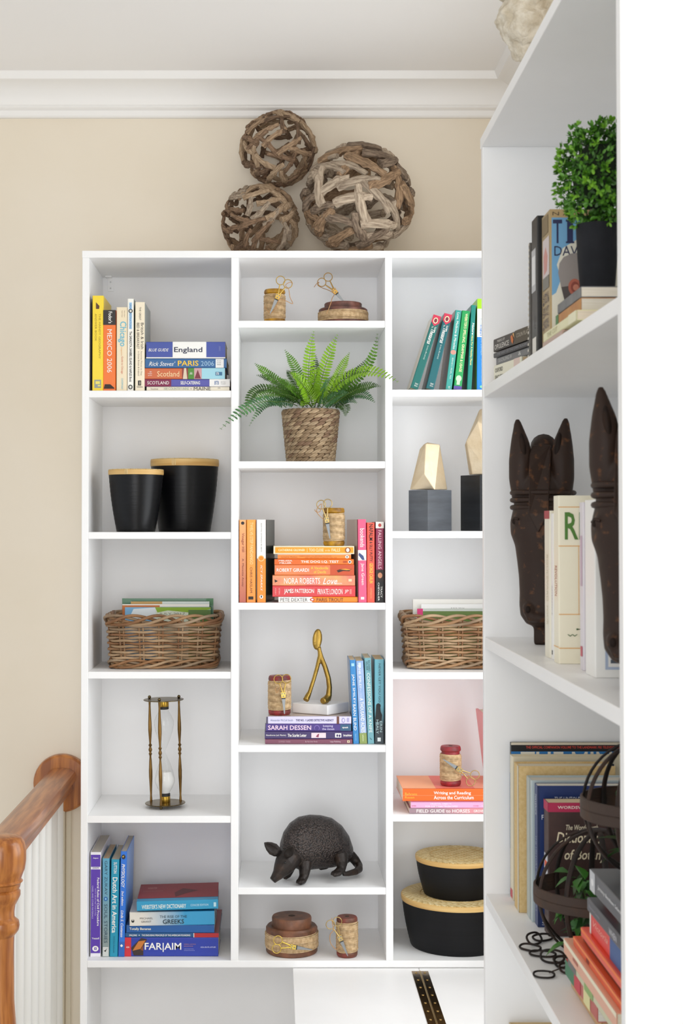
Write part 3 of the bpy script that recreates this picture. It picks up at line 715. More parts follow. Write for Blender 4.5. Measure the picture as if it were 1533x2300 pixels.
tt = (2039.5 - 2018.5) / K(.03); hh = X(489.8, .029, 2039) - X(307.6, .029, 2039)
decals(o, [('r', 0, 1, .0, .84, '#9c3a3c'), ('t', 'WEBSTER', .10, .22, .2, .3, '#c98a80'), ('r', .05, .30, .42, .425, '#d0a090'), ('p', [(.45, .55), (.55, .3), (.75, .45), (.6, .6), (.47, .8)], '#6a2c2c')], (tt, .17, hh), (0, 0, -hh), (0, -.17, 0), names=('cover_panel', 'lettering'))

# ---------------------------------------------------------------- driftwood balls on top of the far bookcase
WOODS = [mat(c, .85, c2=d, scale=5, stretch=(1, 6, 6), bump=.8, bscale=14) for c, d in
         (('#b09476', '#7a614b'), ('#94775d', '#5d4735'), ('#bba286', '#8c7459'), ('#7f6650', '#4f3b2b'))]
WGREY = [mat(c, .85, c2=d, scale=5, stretch=(1, 6, 6), bump=.8, bscale=14) for c, d in
         (('#b3a28d', '#7f6e5d'), ('#cbb9a2', '#968370'), ('#96836f', '#625143'), ('#ab8d6e', '#735b44'))]
rs = random.Random(5)
def stick_mesh(L, r, bend):
    pts, rr = [], []
    kn = rs.randrange(2, 9)
    for i in range(11):
        u = i / 10 - .5
        a = u * L
        w = math.sin(i * .7 + bend * 9) * .010 + bend * (4 * u * u - .5) * .13
        R = 1.0 + rs.uniform(-.012, .012)
        pts.append((R * math.sin(a), w, R * math.cos(a) - .02))
        rr.append(r * rs.uniform(.88, 1.1) * (1.14 - .28 * i / 10) * (1.28 if i == kn else 1))
    return MB().tube(pts, rr, 8, flat=.75).mesh()
def drift(label, cx, cy, rp, Y, n, mats, horiz, seed, thick):
    c = pt(cx, cy, Y); r = rp / K(Y)
    z0 = BZ + .0006
    o = thing('driftwood_ball', label, 'ornament', (c.x, Y, z0), None, 'driftwood balls on the bookcase')
    rs.seed(seed)
    base = []
    for k in range(8):
        me = stick_mesh(rs.uniform(.52, .82), thick * rs.uniform(.85, 1.15), rs.uniform(-.6, .6))
        me.polygons.foreach_set('use_smooth', [True] * len(me.polygons)); me.set_sharp_from_angle(angle=.75)
        me.materials.append(mats[k % len(mats)]); me.name = 'stick'
        base.append(me)
    zc = c.z - z0
    ga = PI * (3 - math.sqrt(5))
    for i in range(n):
        zz_ = 1 - 2 * (i + .5) / n
        a = i * ga
        v = Vector((math.sqrt(1 - zz_ * zz_) * math.cos(a), math.sqrt(1 - zz_ * zz_) * math.sin(a), zz_))
        v = (v + Vector((rs.uniform(-.12, .12), rs.uniform(-.12, .12), rs.uniform(-.12, .12)))).normalized()
        h = Vector((-v.y, v.x, 0))
        h = h.normalized() if h.length > .05 else Vector((1, 0, 0))
        ang = rs.gauss(0, .45) if rs.random() < horiz else rs.uniform(0, PI)
        tx = (Matrix.Rotation(ang, 3, v) @ h)
        ty = v.cross(tx)
        M = Matrix((tx, ty, v)).transposed().to_4x4()
        s = bpy.data.objects.new('stick', base[i % 8]); COL.objects.link(s); s.parent = o
        sc_ = r * rs.uniform(.94, 1.0) / (1 + thick * .8)
        s.matrix_local = Matrix.Translation((0, 0, zc)) @ M @ Matrix.Scale(sc_, 4)
    return o
drift('small driftwood ball balanced on top of the other two', 624, 334, 90, .2075, 82, WOODS, .15, 3, .070)
drift('small driftwood ball standing at the left on the bookcase', 583, 500, 92, .188, 80, WOODS + WGREY[:1], .3, 8, .072)
drift('large grey driftwood ball standing at the right on the bookcase', 804, 449, 133, .148, 84, WGREY, .75, 21, .078)

# ---------------------------------------------------------------- twine spools and little scissors
TW = mat('#d6ba92', .95, c2='#b89a72', scale=140, bump=.5, bscale=500)
GOLD = mat('#c9a95c', .28, 1.0, c2='#a98a48', scale=20)
PALEGOLD = mat('#b9a06a', .32, 1.0)
STEEL = mat('#8f9294', .42, 1.0)
def spool(label, x0, x1, yt, yb, Y, base, c1, c2, flat=False, group='twine wound spools', twine=(.13, .88), bulge=1.02):
    h = (yb - yt) / K(Y); r = (x1 - x0) / 2 / K(Y); cx = X((x0 + x1) / 2, Y, yb)
    o = thing('twine_spool', label, 'spool', (cx, Y, base), None, group)
    m = mat(c1, .5, c2=c2, scale=38, bump=.25, bscale=120, coat=.1)
    e = h * .035
    if flat:
        bh = h * .74
        pr = [(r * .95, 0), (r * .985, e), (r * .985, bh * .22), (r * .93, bh * .25), (r * .93, bh * .74), (r * .985, bh * .77), (r * .985, bh * .93), (r * .93, bh), (r * .76, bh), (r * .755, bh * 1.05), (r * .76, h * .96), (r * .73, h), (r * .13, h), (r * .12, h * .55)]
        t0, t1 = bh * .2, bh * .78
    else:
        pr = [(r * .88, 0), (r * .96, e), (r * .985, e * 2.5), (r * .97, h * .11), (r * .86, h * .14), (r * .86, h * .86), (r * .97, h * .89), (r * .985, h - e * 2.5), (r * .95, h - e * .8), (r * .88, h), (r * .2, h), (r * .16, h * .9)]
        t0, t1 = h * twine[0], h * twine[1]
    s = MB().lathe(pr, 40, cap=True).build('spool', m, o, smooth=35)
    if not flat:
        MB().lathe([(r * .19, h * .9), (r * .19, h + .0003)], 16).build('hole_shade', mat('#3a2a1e', .9), o)  # dark plug fills the recess, its shade put into the colour
    else:
        MB().lathe([(r * .13, h * .6), (r * .13, h + .0003)], 16).build('hole_shade', mat('#3a2a1e', .9), o)
    tr = .00125
    n = max(6, int((t1 - t0) / (tr * 1.62)))
    q = random.Random(hash(label) % 1000 if False else len(label) * 7)
    pts = []
    for i in range(n * 26):
        u = i / (n * 26)
        a = 2 * PI * i / 26
        wob = math.sin(a * .37 + 1) * .5 + math.sin(a * 1.13) * .3
        R = r * bulge - tr * .6 + .0007 * wob + q.uniform(-.00025, .00025) - (.0012 if (u < .04 or u > .96) else 0)
        pts.append((R * math.cos(a), R * math.sin(a), t0 + (t1 - t0) * u + .0009 * math.sin(a + i * .03)))
    MB().tube(pts, tr, 5).build('twine', TW, o, smooth='all', fix=False)
    return o, r, h
def scissors(label, px, py, Y, ang, spread=.24, s=1.0, yaw=0.0, m=GOLD, cord=None, group='small embroidery scissors'):
    c = pt(px, py, Y)
    o = thing('scissors', label, 'scissors', c, Rz(yaw) @ Ry(ang), group)
    for k, sg in enumerate((-1, 1)):
        a = sg * spread
        d = Vector((math.sin(a), 0, math.cos(a)))
        R = .0106 * s; L = .041 * s
        cc = d * L
        oy = sg * .0006
        ring = [(cc.x + R * math.cos(t), oy, cc.z + R * math.sin(t)) for t in [2 * PI * i / 28 for i in range(28)]]
        hb = MB().tube(ring, .00105 * s, 8, closed=True)
        hb.build('finger_ring', m, o, smooth='all')
        sh = MB().tube([Vector((0, oy, .002)) + d * 0, Vector((0, oy, 0)) + d * (L * .35), Vector((0, oy, 0)) + d * (L - R + .0006)], [.0024 * s, .0016 * s, .0013 * s], 8, flat=.6)
        sh.build('shank', m, o, smooth=50)
        bl_ = MB().prism([(-.0042 * s + sg * .001, 0), (.0042 * s + sg * .001, 0), (.0036 * s, -.016 * s), (.0008 * s + sg * .0004, -.045 * s), (-.0004 * s + sg * .0004, -.045 * s), (-.0036 * s, -.016 * s)], oy - .0005, oy + .0005)
        bl_.build('blade', STEEL, o)
    MB().prism([(-.0052 * s, -.006 * s), (.0052 * s, -.006 * s), (.0062 * s, .008 * s), (-.0062 * s, .008 * s)], -.0022, -.0008).build('pivot_plate', m, o, bevel=.0004)
    MB().box(-.0048 * s, -.0020, -.0085 * s, .0048 * s, -.0006, -.006 * s).build('dark_joint', mat('#2a2722', .4), o)
    for x, z_ in ((-.003, .0045), (.003, .0045), (0, -.002)):
        MB().lathe([(.0017, 0), (.0013, .0007), (.0003, .0009)], 10, Matrix.Translation((x * s, -.0022, z_ * s)) @ Matrix.Rotation(PI / 2, 4, 'X')).build('screw', STEEL, o)
    if cord:
        k = K(Y)
        Mi = (Matrix.Translation(c) @ (Rz(yaw) @ Ry(ang)).to_4x4()).inverted()
        P = [Mi @ pt(a, b, Y + dy) for a, b, dy in cord]
        Q = []
        for i in range(len(P) - 1):
            p0, p1, p2, p3 = P[max(i - 1, 0)], P[i], P[i + 1], P[min(i + 2, len(P) - 1)]
            for j in range(6):
                t = j / 6
                Q.append(.5 * ((2 * p1) + (p2 - p0) * t + (2 * p0 - 5 * p1 + 4 * p2 - p3) * t * t + (3 * p1 - p0 - 3 * p2 + p3) * t ** 3))
        Q.append(P[-1])
        MB().tube(Q, .0009, 6).build('tied_cord', mat('#b58a5e', .95), o, smooth='all')
    return o
YEL, YEL2 = '#c9940f', '#7a520c'
RED, RED2 = '#9c2b2f', '#5c2420'
BRN, BRN2 = '#7c4a3c', '#4c2c22'
z = shelf_z(720)
spool('yellow wooden spool of twine on the top middle shelf', 592, 641, 644, 720, .055, z, YEL, YEL2, twine=(.11, .84), bulge=1.0)
scissors('gold embroidery scissors tied to the yellow spool on the top middle shelf', 623, 667, .0205, .42, spread=.24, yaw=.06, m=GOLD,
         cord=[(657, 636, 0), (650, 634, -.002), (641, 641, -.002), (648, 650, 0), (651, 668, .004), (657, 682, .004), (642, 676, -.002), (628, 672, -.002), (622, 684, -.001), (615, 699, -.001), (604, 702, 0), (594, 688, .01)])
spool('broad flat brown spool of twine on the top middle shelf', 714.5, 825.6, 671, 720, .085, z, BRN, BRN2, flat=True)
scissors('gold scissors standing open behind the flat brown spool on the top middle shelf', 752, 655, .1545, -.70, spread=.26, m=mat('#b08a4a', .3, 1.0), s=1.0,
         cord=[(705, 645, 0), (711, 637, -.002), (716, 634, -.002), (713, 640, -.001), (722, 646, -.002), (740, 653, -.03), (750, 661, -.04), (746, 669, -.119), (741, 685, -.132), (733, 705, -.134)])
spool('yellow wooden spool of twine on the stack of orange books', 725, 774, 1132.6, 1217.5, .045, zorange, YEL, YEL2, twine=(.13, .86), bulge=1.0)
scissors('gold scissors tied to the yellow spool on the orange books', 734, 1169, .0145, -.16, spread=.2, yaw=-.15, m=PALEGOLD,
         cord=[(706, 1145, 0), (711, 1150, -.002), (719, 1148, -.002), (722, 1132, -.002), (713, 1140, 0), (712, 1152, 0), (726, 1167, 0)])
spool('faded red spool of twine on the stack of purple books', 602, 653, 1522, 1608.5, .06, zpurple, RED, RED2)
scissors('gold scissors hanging on the red spool on the purple books', 636, 1562, .0275, -.06, spread=.245, m=GOLD,
         cord=[(622, 1544, -.002), (618, 1548, -.002), (622, 1556, -.001), (626, 1548, -.002), (632, 1542, -.002)])
spool('bright red spool of twine standing on the orange text book', 988, 1035, 1675.6, 1763, .06, ztext + .0008, '#a3222c', '#6e1d22', twine=(.135, .8))
scissors('gold scissors stuck slanting through the red spool on the orange text book', 1030, 1728, .0255, 2.14, spread=.24, m=PALEGOLD,
         cord=[(1071, 1758, 0), (1066, 1752, -.002), (1056, 1746, -.002), (1048, 1738, -.002), (1028, 1737, -.002), (1020, 1730, 0)])
spool('flat brown spool of twine with a centre hole on the bottom middle shelf', 596.5, 713, 2074, 2152.5, .078, SH0 + .0004, '#7d4f35', '#55341f', flat=True)
scissors('bright gold scissors lying against the flat spool on the bottom middle shelf', 659, 2127, .0125, -1.42, spread=.25, m=mat('#dcbf5e', .3, 1.0))
spool('dull red spool of twine on the bottom middle shelf', 755, 803, 2062, 2149, .04, SH0 + .0004, '#8c3a30', '#5e3a26')
scissors('gold scissors tied to the dull red spool on the bottom middle shelf', 764, 2108, .0095, -.40, spread=.22, m=PALEGOLD,
         cord=[(744, 2062, 0), (747, 2078, -.002), (748, 2090, -.001), (741, 2100, 0), (742, 2118, .002), (754, 2132, .003), (762, 2126, 0)])

# ---------------------------------------------------------------- fern in a woven pot
def fern():
    z = shelf_z(1036); Y = .125
    k = K(Y)
    cx = X(697.5, Y)
    o = thing('potted_fern', 'green fern in a braided seagrass pot on the middle shelf', 'plant', (cx, Y, z))
    H = (1035 - 917) / k; R0, R1 = 49.5 / k, 61 / k
    MB().lathe([(R0, 0.003), (R1, H - .002), (R1 - .004, H - .002), (R1 - .006, H - .02), (.002, H - .02)], 32).build('pot_liner', mat('#2e2118', .9), o)  # liner coloured dark to paint the shade in gaps between strands
    base = [(-.5, .05), (-.36, .62), (-.12, .95), (.15, 1), (.38, .7), (.5, .08)]
    ms = []
    cs = [('#b09a7d', '#8a7356'), ('#9c8466', '#735c42'), ('#bfa888', '#93795a'), ('#8d7158', '#694f3a')]
    for c1, c2 in cs:
        mb = MB()
        v, f = [], []
        for u, w in base:
            for t in range(6):
                a = 2 * PI * t / 6
                v.append((u * .029, -.0062 * w * max(0, math.sin(a)) + .0004, .0054 * w * math.cos(a)))
        for i in range(len(base) - 1):
            for t in range(6):
                f.append((i * 6 + t, i * 6 + (t + 1) % 6, (i + 1) * 6 + (t + 1) % 6, (i + 1) * 6 + t))
        mb.add(v, f)
        me = mb.mesh(); me.name = 'braid_strand'
        me.polygons.foreach_set('use_smooth', [True] * len(me.polygons))
        me.materials.append(mat(c1, .7, c2=c2, scale=60, stretch=(1, 1, 6), bump=.3, bscale=300)); ms.append(me)
    rows, per = 13, 22
    q = random.Random(4)
    for r in range(rows):
        zz = (r + .5) / rows * (H - .004) + .002
        R = R0 + (R1 - R0) * zz / H + .0012
        for i in range(per):
            a = 2 * PI * (i + r * .36) / per
            s = bpy.data.objects.new('braid_strand', ms[q.choice((0, 0, 1, 1, 2, 3))]); COL.objects.link(s); s.parent = o
            s.matrix_local = Matrix.Rotation(a, 4, 'Z') @ Matrix.Translation((0, -R, zz)) @ Matrix.Rotation(-.33 + q.uniform(-.08, .08), 4, 'Y') @ Matrix.Diagonal((R / R1 * q.uniform(.95, 1.1), 1, q.uniform(.95, 1.12), 1))
    rim = []
    for i in range(120):
        a = 2 * PI * i / 120
        rim.append(((R1 + .0008) * math.cos(a), (R1 + .0008) * math.sin(a), H - .001 + .0008 * math.sin(i * 1.5)))
    MB().tube(rim, .0032, 7, closed=True).build('braided_rim', mat('#9c8567', .8, c2='#6a543c', scale=90, bump=.6, bscale=300), o, smooth='all')
    G = [mat('#76a51c', .42, c2='#93c02c', scale=30, spec=.4), mat('#4a7a1c', .42, c2='#659826', scale=30, spec=.4), mat('#304f18', .38, c2='#446a22', scale=30, spec=.5), mat('#35603a', .36, c2='#598a55', scale=30, spec=.5)]
    ST = mat('#5d7a2c', .5)
    FR = [((695, 905), (686, 830), (704, 745), .02, 15, 0), ((712, 905), (722, 830), (757, 753), .04, 16, 0), ((690, 900), (672, 835), (640, 787), .11, 13, 1), ((735, 890), (760, 840), (784, 793), .10, 12, 0),
          ((745, 885), (836, 855), (847, 751), .035, 12, 1), ((735, 892), (800, 800), (892, 857), -.07, 18, 0), ((745, 900), (790, 850), (824, 803), .18, 8, 2), ((672, 890), (610, 850), (573, 817), .14, 13, 1),
          ((670, 895), (625, 848), (577, 843), .17, 12, 2), ((660, 900), (556, 832), (553, 934), .06, 13, 2), ((642, 915), (590, 872), (496, 963), -.07, 17, 3), ((665, 905), (620, 862), (566, 902), .07, 13, 1),
          ((702, 912), (688, 862), (651, 838), .02, 19, 0), ((712, 916), (722, 880), (742, 848), .01, 18, 3), ((750, 908), (805, 860), (853, 868), .02, 15, 2), ((752, 915), (800, 862), (840, 903), .06, 15, 3),
          ((748, 912), (780, 900), (775, 934), .06, 14, 2), ((705, 900), (705, 850), (709, 798), .21, 13, 2), ((690, 905), (662, 850), (644, 832), .19, 13, 2), ((725, 905), (770, 855), (803, 826), .20, 14, 2),
          ((700, 908), (700, 862), (716, 826), .05, 18, 0), ((652, 905), (600, 880), (560, 956), .08, 9, 3), ((740, 915), (765, 885), (800, 905), .07, 14, 3), ((715, 915), (730, 880), (716, 858), .07, 16, 0),
          ((690, 912), (672, 880), (640, 868), .05, 15, 1), ((700, 917), (688, 896), (676, 912), .055, 12, 0), ((735, 915), (760, 868), (790, 858), .08, 15, 1), ((665, 900), (640, 880), (600, 872), .12, 13, 2),
          ((680, 905), (655, 868), (622, 850), .11, 13, 1), ((725, 910), (745, 870), (757, 838), .11, 14, 1), ((675, 910), (640, 868), (596, 868), .04, 16, 2), ((740, 912), (785, 872), (842, 868), .05, 16, 1), ((690, 915), (660, 885), (628, 884), .04, 15, 2), ((720, 917), (752, 885), (782, 884), .03, 16, 3), ((706, 917), (712, 890), (728, 872), .03, 15, 0), ((668, 912), (625, 890), (598, 916), .04, 13, 3)]
    W0 = Matrix.Translation((-cx, -Y, -z))
    for b, c, t, Yt, ln, gi in FR:
        A, B, C = pt(*b, Y - .01 + q.uniform(-.025, .02)), pt(*c, (Y + Yt) / 2), pt(*t, Yt)
        A = W0 @ Vector((A.x, A.y, max(A.z, z + H - .012))); B = W0 @ B; C = W0 @ C
        pts = []
        N = 24
        for i in range(N + 1):
            u = i / N
            pts.append(A * (1 - u) ** 2 + B * 2 * u * (1 - u) + C * u * u)
        mb = MB().tube(pts, [.0011 * (1 - .75 * i / N) for i in range(N + 1)], 5)
        fr = mb.build('frond', ST, o, smooth='all')
        lf = MB()
        ln_ = ln * 1.12 / k
        seg = sum((pts[i + 1] - pts[i]).length for i in range(N)) / N
        for i in range(3, N + 1):
            u = i / N
            tg = (pts[min(i + 1, N)] - pts[i - 1]).normalized()
            nrm = Vector((q.uniform(-.1, .1), -.85, .5)).normalized()
            side = tg.cross(nrm).normalized()
            nrm = side.cross(tg).normalized()
            L = ln_ * (math.sin(PI * min(1, .25 + .62 * u)) ** .8) * (1.0 if u < .75 else max(.25, 1 - (u - .75) * 2.6))
            wd = min(seg * .40, L * .26)
            for sg in (-1, 1):
                d = (side * sg + tg * .35 + nrm * q.uniform(.02, .22)).normalized()
                e = d.cross(nrm).normalized()
                p = pts[i]
                lf.add([p + e * wd * .35, p + d * L * .35 + e * wd + nrm * L * .05, p + d * L * .75 + e * wd * .75 + nrm * L * .04, p + d * L - nrm * L * .06,
                        p + d * L * .75 - e * wd * .75 + nrm * L * .04, p + d * L * .35 - e * wd + nrm * L * .05, p - e * wd * .35, p + d * L * .5 - nrm * L * .03],
                       [(0, 1, 7, 6), (1, 2, 7), (2, 3, 7), (3, 4, 7), (4, 5, 7), (5, 6, 7)])
        l_ = lf.build('leaflets', G[gi], fr, smooth='all', fix=False)
        l_['kind'] = 'stuff'
fern()

# ---------------------------------------------------------------- black bamboo tubs with lids
BLK = mat('#070709', .32, c2='#0c0c0f', scale=4, stretch=(.3, .3, 30), bump=.15, bscale=9, spec=.3)
BLK2 = mat('#0b0b0d', .5, c2='#101013', scale=4, stretch=(.3, .3, 30), bump=.06, bscale=9, spec=.25)
BAM = mat('#e0bd7c', .5, c2='#c99b56', scale=9, stretch=(.5, .5, 8), bump=.05)
STRAW = [mat('#e2cd98', .6, c2='#cdb27a', scale=60), mat('#d3b981', .6, c2='#bb9c62', scale=60), mat('#e9d8ab', .6, c2='#d2bb86', scale=60)]
def tub(label, cx, Y, base, rt, rb_, h, lidh, tall, group):
    x = X(cx, Y)
    o = thing('lidded_tub', label, 'container', (x, Y, base), None, group)
    pr = [(rb_ * .985, 0), (rb_, .003)]
    for i in range(1, 24):
        u = i / 24
        bow = math.sin(PI * u) * (rt - rb_) * .12
        pr.append((rb_ + (rt - rb_) * u + bow + (.00025 if i % 2 else -.0002), .003 + (h - .003) * u))
    pr += [(rt, h), (rt - .003, h), (rt - .003, h - .004), (.001, h - .004)]
    MB().lathe(pr, 64).build('tub_body', BLK if tall else BLK2, o, smooth=60)
    lid = MB().lathe([(rt * .985, h - .001), (rt * 1.012, h), (rt * 1.02, h + lidh * .3), (rt * 1.018, h + lidh * .9), (rt * 1.0, h + lidh), (rt * .9, h + lidh * 1.02), (.001, h + lidh * 1.05)], 64).build('lid', BAM, o, smooth=35)
    # woven strips of the lid: a herringbone ring and a basket-weave centre
    zz = h + lidh * 1.03
    for ci, m in enumerate(STRAW):
        mb = MB()
        q = random.Random(ci + 3)
        n = int(2 * PI * rt / .0062)
        for ring, (r0, r1, sg) in enumerate(((.985, .87, 1), (.88, .76, -1), (.77, .68, 1))):
            for i in range(n):
                if (i + ring) % 3 != ci: continue
                a = 2 * PI * i / n
                M = Matrix.Rotation(a, 4, 'Z') @ Matrix.Translation((rt * (r0 + r1) / 2, 0, zz)) @ Matrix.Rotation(sg * .75, 4, 'Z') @ Matrix.Rotation(q.uniform(-.06, .06), 4, 'X')
                L = rt * (r0 - r1) * .72; w = .0027
                mb.add([(-L, -w, -.0003), (L, -w, -.0003), (L, w, -.0003), (-L, w, -.0003), (-L, -w, .0004), (0, -w * .8, .0011), (L, -w, .0004), (L, w, .0004), (0, w * .8, .0011), (-L, w, .0004)],
                       [(4, 5, 8, 9), (5, 6, 7, 8), (0, 1, 6, 5, 4), (2, 3, 9, 8, 7), (1, 2, 7, 6), (3, 0, 4, 9)], M)
        st = .0075
        nn = int(rt * .68 / st) + 1
        for i in range(-nn, nn + 1):
            for j in range(-nn, nn + 1):
                if math.hypot(i * st, j * st) > rt * .66 or (i * 2 + j) % 3 != ci: continue
                hv = (i + j) % 2
                a, b = (.0062, .0026) if hv else (.0026, .0062)
                z_ = zz - .0002 + q.uniform(0, .0004)
                mb.add([(i * st - a, j * st - b, z_), (i * st + a, j * st - b, z_), (i * st + a, j * st + b, z_), (i * st - a, j * st + b, z_), (i * st, j * st, z_ + .0009)],
                       [(0, 1, 4), (1, 2, 4), (2, 3, 4), (3, 0, 4)])
        s = mb.build('woven_strips', m, lid, fix=False); s['kind'] = 'stuff'
    rim = MB().tube([(rt * .67 * math.cos(2 * PI * i / 48), rt * .67 * math.sin(2 * PI * i / 48), zz + .0006) for i in range(48)], .0012, 6, closed=True).build('lid_ring', STRAW[1], lid, smooth='all')
    if tall:
        for s_ in (-.30, -.255, -.21):
            a = -PI / 2 + s_
            MB().box(-.0007, -.0008, h + lidh * .05, .0007, .0004, h + lidh * .95, Matrix.Translation((rt * 1.021 * math.cos(a), rt * 1.021 * math.sin(a), 0)) @ Matrix.Rotation(s_, 4, 'Z')).build('lid_binding', STRAW[2], lid)
    return o, base + h + lidh * 1.05
z = shelf_z(1195); g = 'black tubs with bamboo lids'
tub('smaller black bamboo tub with a straw lid, in front of the larger one', 305, .072, z, 61 / K(.072), 43.5 / K(.072), (1194 - 1066.5) / K(.072), 11 / K(.072), True, g)
tub('larger black bamboo tub with a straw lid, behind the smaller one', 414.5, .19, z, 75.5 / K(.19), 58 / K(.19), (1193 - 1047) / K(.19), 15 / K(.19), True, g)
o, zl = tub('wide low black tub with a woven lid on the bottom right shelf', 1023, .142, SH0 + .0004, .1365, .116, .112, .0125, False, g)
tub('smaller low black tub with a woven lid, stacked on the wide one', 1026, .142, zl + .0014, .1045, .086, .083, .0115, False, g)

# ---------------------------------------------------------------- gold nuggets on black blocks
CHAMP = mat('#d9c9ae', .5, .85, c2='#ccb898', scale=16, bump=.25, bscale=140)
SLATE = mat('#4b5058', .38, c2='#363a41', scale=8, stretch=(1, 1, 6), bump=.12, bscale=60, spec=.9)
def nugget(label, bl, br, yt, yb, edge, Y, pts, z, SLATE=SLATE):
    k = K(Y)
    ang = math.atan2(edge - bl, br - edge)
    s = math.hypot(edge - bl, br - edge) / k
    ex = X(edge, Y)
    R = Matrix.Rotation(ang, 4, 'Z')     # front edge at the origin
    o = thing('nugget_sculpture', label, 'ornament', (ex, Y, z), None, 'gold sculptures on black blocks')
    h = (yb - yt) / k
    mb = MB()
    c, sn = math.cos(ang), math.sin(ang)
    a = Vector((0, 0)); b = Vector((c * s, sn * s)) ; d = Vector((-sn * s, c * s))
    poly = [a, b, b + d, d]
    v = [(p.x, p.y, 0) for p in poly] + [(p.x, p.y, h) for p in poly]
    mb.add(v, [(3, 2, 1, 0), (4, 5, 6, 7), (0, 1, 5, 4), (1, 2, 6, 5), (2, 3, 7, 6), (3, 0, 4, 7)])
    mb.build('block', SLATE, o, bevel=.001)
    bm = bmesh.new()
    lo = min((pt(px, py, y).z for px, py, y in pts))
    for px, py, y in pts:
        p = pt(px, py, y)
        bm.verts.new((p.x - ex, p.y - Y, p.z - lo + h + .0002))
    r = bmesh.ops.convex_hull(bm, input=bm.verts)
    for vv in [v_ for v_ in bm.verts if not v_.link_faces]: bm.verts.remove(vv)
    bmesh.ops.dissolve_limit(bm, angle_limit=.12, verts=bm.verts, edges=bm.edges)
    me = bpy.data.meshes.new('nugget'); bm.to_mesh(me); bm.free()
    link('nugget', me, CHAMP, o, False, bevel=.0022, seg=3)
z = shelf_z(1193)
nugget('smaller faceted gold sculpture on a black block on the right', 922.3, 1018.4, 1099.6, 1192.3, 960.5, .035, [
    (920, 1097, .085), (924, 1097, .078), (976, 1097, .045), (1004, 1097, .075), (952, 1061, .045), (955, 993, .068), (959, 991, .075), (987, 996, .08), (942, 1006, .09), (985, 996, .11), (950, 996, .11), (925, 1097, .12), (1000, 1097, .12)], z)
nugget('taller faceted gold sculpture on a black block at the right edge', 1041, 1136, 1066, 1192.3, 1078, .06, [
    (1053, 1064, .10), (1060, 1064, .085), (1098, 1064, .07), (1125, 1064, .1), (1043, 998, .095), (1046, 990, .085), (1076, 918, .10), (1090, 912, .10), (1072, 945, .075), (1103, 960, .07), (1125, 990, .10), (1120, 930, .12), (1060, 1064, .14), (1118, 1064, .14), (1075, 920, .13), (1050, 990, .13)], z, mat('#232529', .4, c2='#17181b', scale=8, stretch=(1, 1, 6), bump=.1, bscale=60))

# ---------------------------------------------------------------- rattan baskets with papers
RAT = [mat(c, .55, c2=d, scale=14, bump=.2, bscale=150) for c, d in (('#a9835c', '#84603f'), ('#b89a78', '#8f7354'), ('#9c7148', '#754f30'), ('#a58d72', '#7d664d'))]
def rrect(u, a, b, rad):
    """point on a rounded rectangle, u in 0..1"""
    sx, sy = 2 * (a - rad), 2 * (b - rad); q_ = PI / 2 * rad
    P = 2 * sx + 2 * sy + 4 * q_
    s = (u % 1) * P
    segs = [(sx, (-a + rad, -b), (1, 0)), (q_, (a - rad, -b + rad), -PI / 2), (sy, (a, -b + rad), (0, 1)), (q_, (a - rad, b - rad), 0),
            (sx, (a - rad, b), (-1, 0)), (q_, (-a + rad, b - rad), PI / 2), (sy, (-a, b - rad), (0, -1)), (q_, (-a + rad, -b + rad), PI)]
    for L, p, d in segs:
        if s <= L:
            if isinstance(d, tuple):
                return Vector((p[0] + d[0] * s, p[1] + d[1] * s, 0)), Vector((d[1], -d[0], 0))
            a_ = d + s / rad
            n_ = Vector((math.cos(a_), math.sin(a_), 0))
            return Vector((p[0], p[1], 0)) + n_ * rad, n_
        s -= L
    return Vector((-a + rad, -b, 0)), Vector((0, -1, 0))
def basket(label, cx, Y, base, seed, rz=0.0):
    q = random.Random(seed)
    x = X(cx, Y)
    o = thing('rattan_basket', label, 'basket', (x, Y, base), Rz(rz), 'rattan baskets holding papers')
    H, a0, a1, b0, b1, rad = .136, .126, .136, .088, .098, .022
    def at(u, zz, out=0.0):
        t = zz / H
        p, n_ = rrect(u, a0 + (a1 - a0) * t, b0 + (b1 - b0) * t, rad)
        return Vector((p.x, p.y, zz)) + n_ * out
    NP = 18
    off = .012
    for i in range(NP):
        for s in (-.0048, .0048):
            u = off + (i + .0) / NP + s / .88
            MB().tube([at(u, .006), at(u, .04), at(u, .08), at(u, H - .012)], .0023, 6).build('stake', RAT[q.choice((0, 1, 2))], o, smooth='all')
    nr = 12
    for r in range(nr):
        zz = .027 + r * (H - .058) / (nr - 1)
        pts, rr = [], []
        N = NP * 9
        for i in range(N):
            u = i / N
            w = math.cos(PI * (u - off) * NP + (PI if r % 2 else 0))
            pts.append(at(u, zz + .0007 * math.sin(i * .7 + r), .0042 * w))
            rr.append(.0030 + .0006 * abs(w) * 1.0 * (1 if w > 0 else .4))
        MB().tube(pts, rr, 7, closed=True).build('weaver', RAT[q.randrange(4)], o, smooth='all', fix=False)
    for zc, amp, nm, k_ in ((H - .016, .0075, 'rim_cane', 4), (.0125, .0060, 'base_cane', 4)):
        for s in range(5):
            pts = []
            N = 200
            for i in range(N):
                u = i / N
                ph = 2 * PI * (k_ * u + s / 5) + .5 * math.sin(2 * PI * 3 * u + s)
                pts.append(at(u, zc + amp * 1.5 * math.sin(ph), .003 + amp * .75 * math.cos(ph)))
            MB().tube(pts, .0038 if nm == 'rim_cane' else .0034, 7, closed=True).build(nm, RAT[(s + seed) % 4], o, smooth='all', fix=False)
    MB().box(-a0 + .01, -b0 + .01, .006, a0 - .01, b0 - .01, .010).build('base_panel', RAT[2], o)
    return o
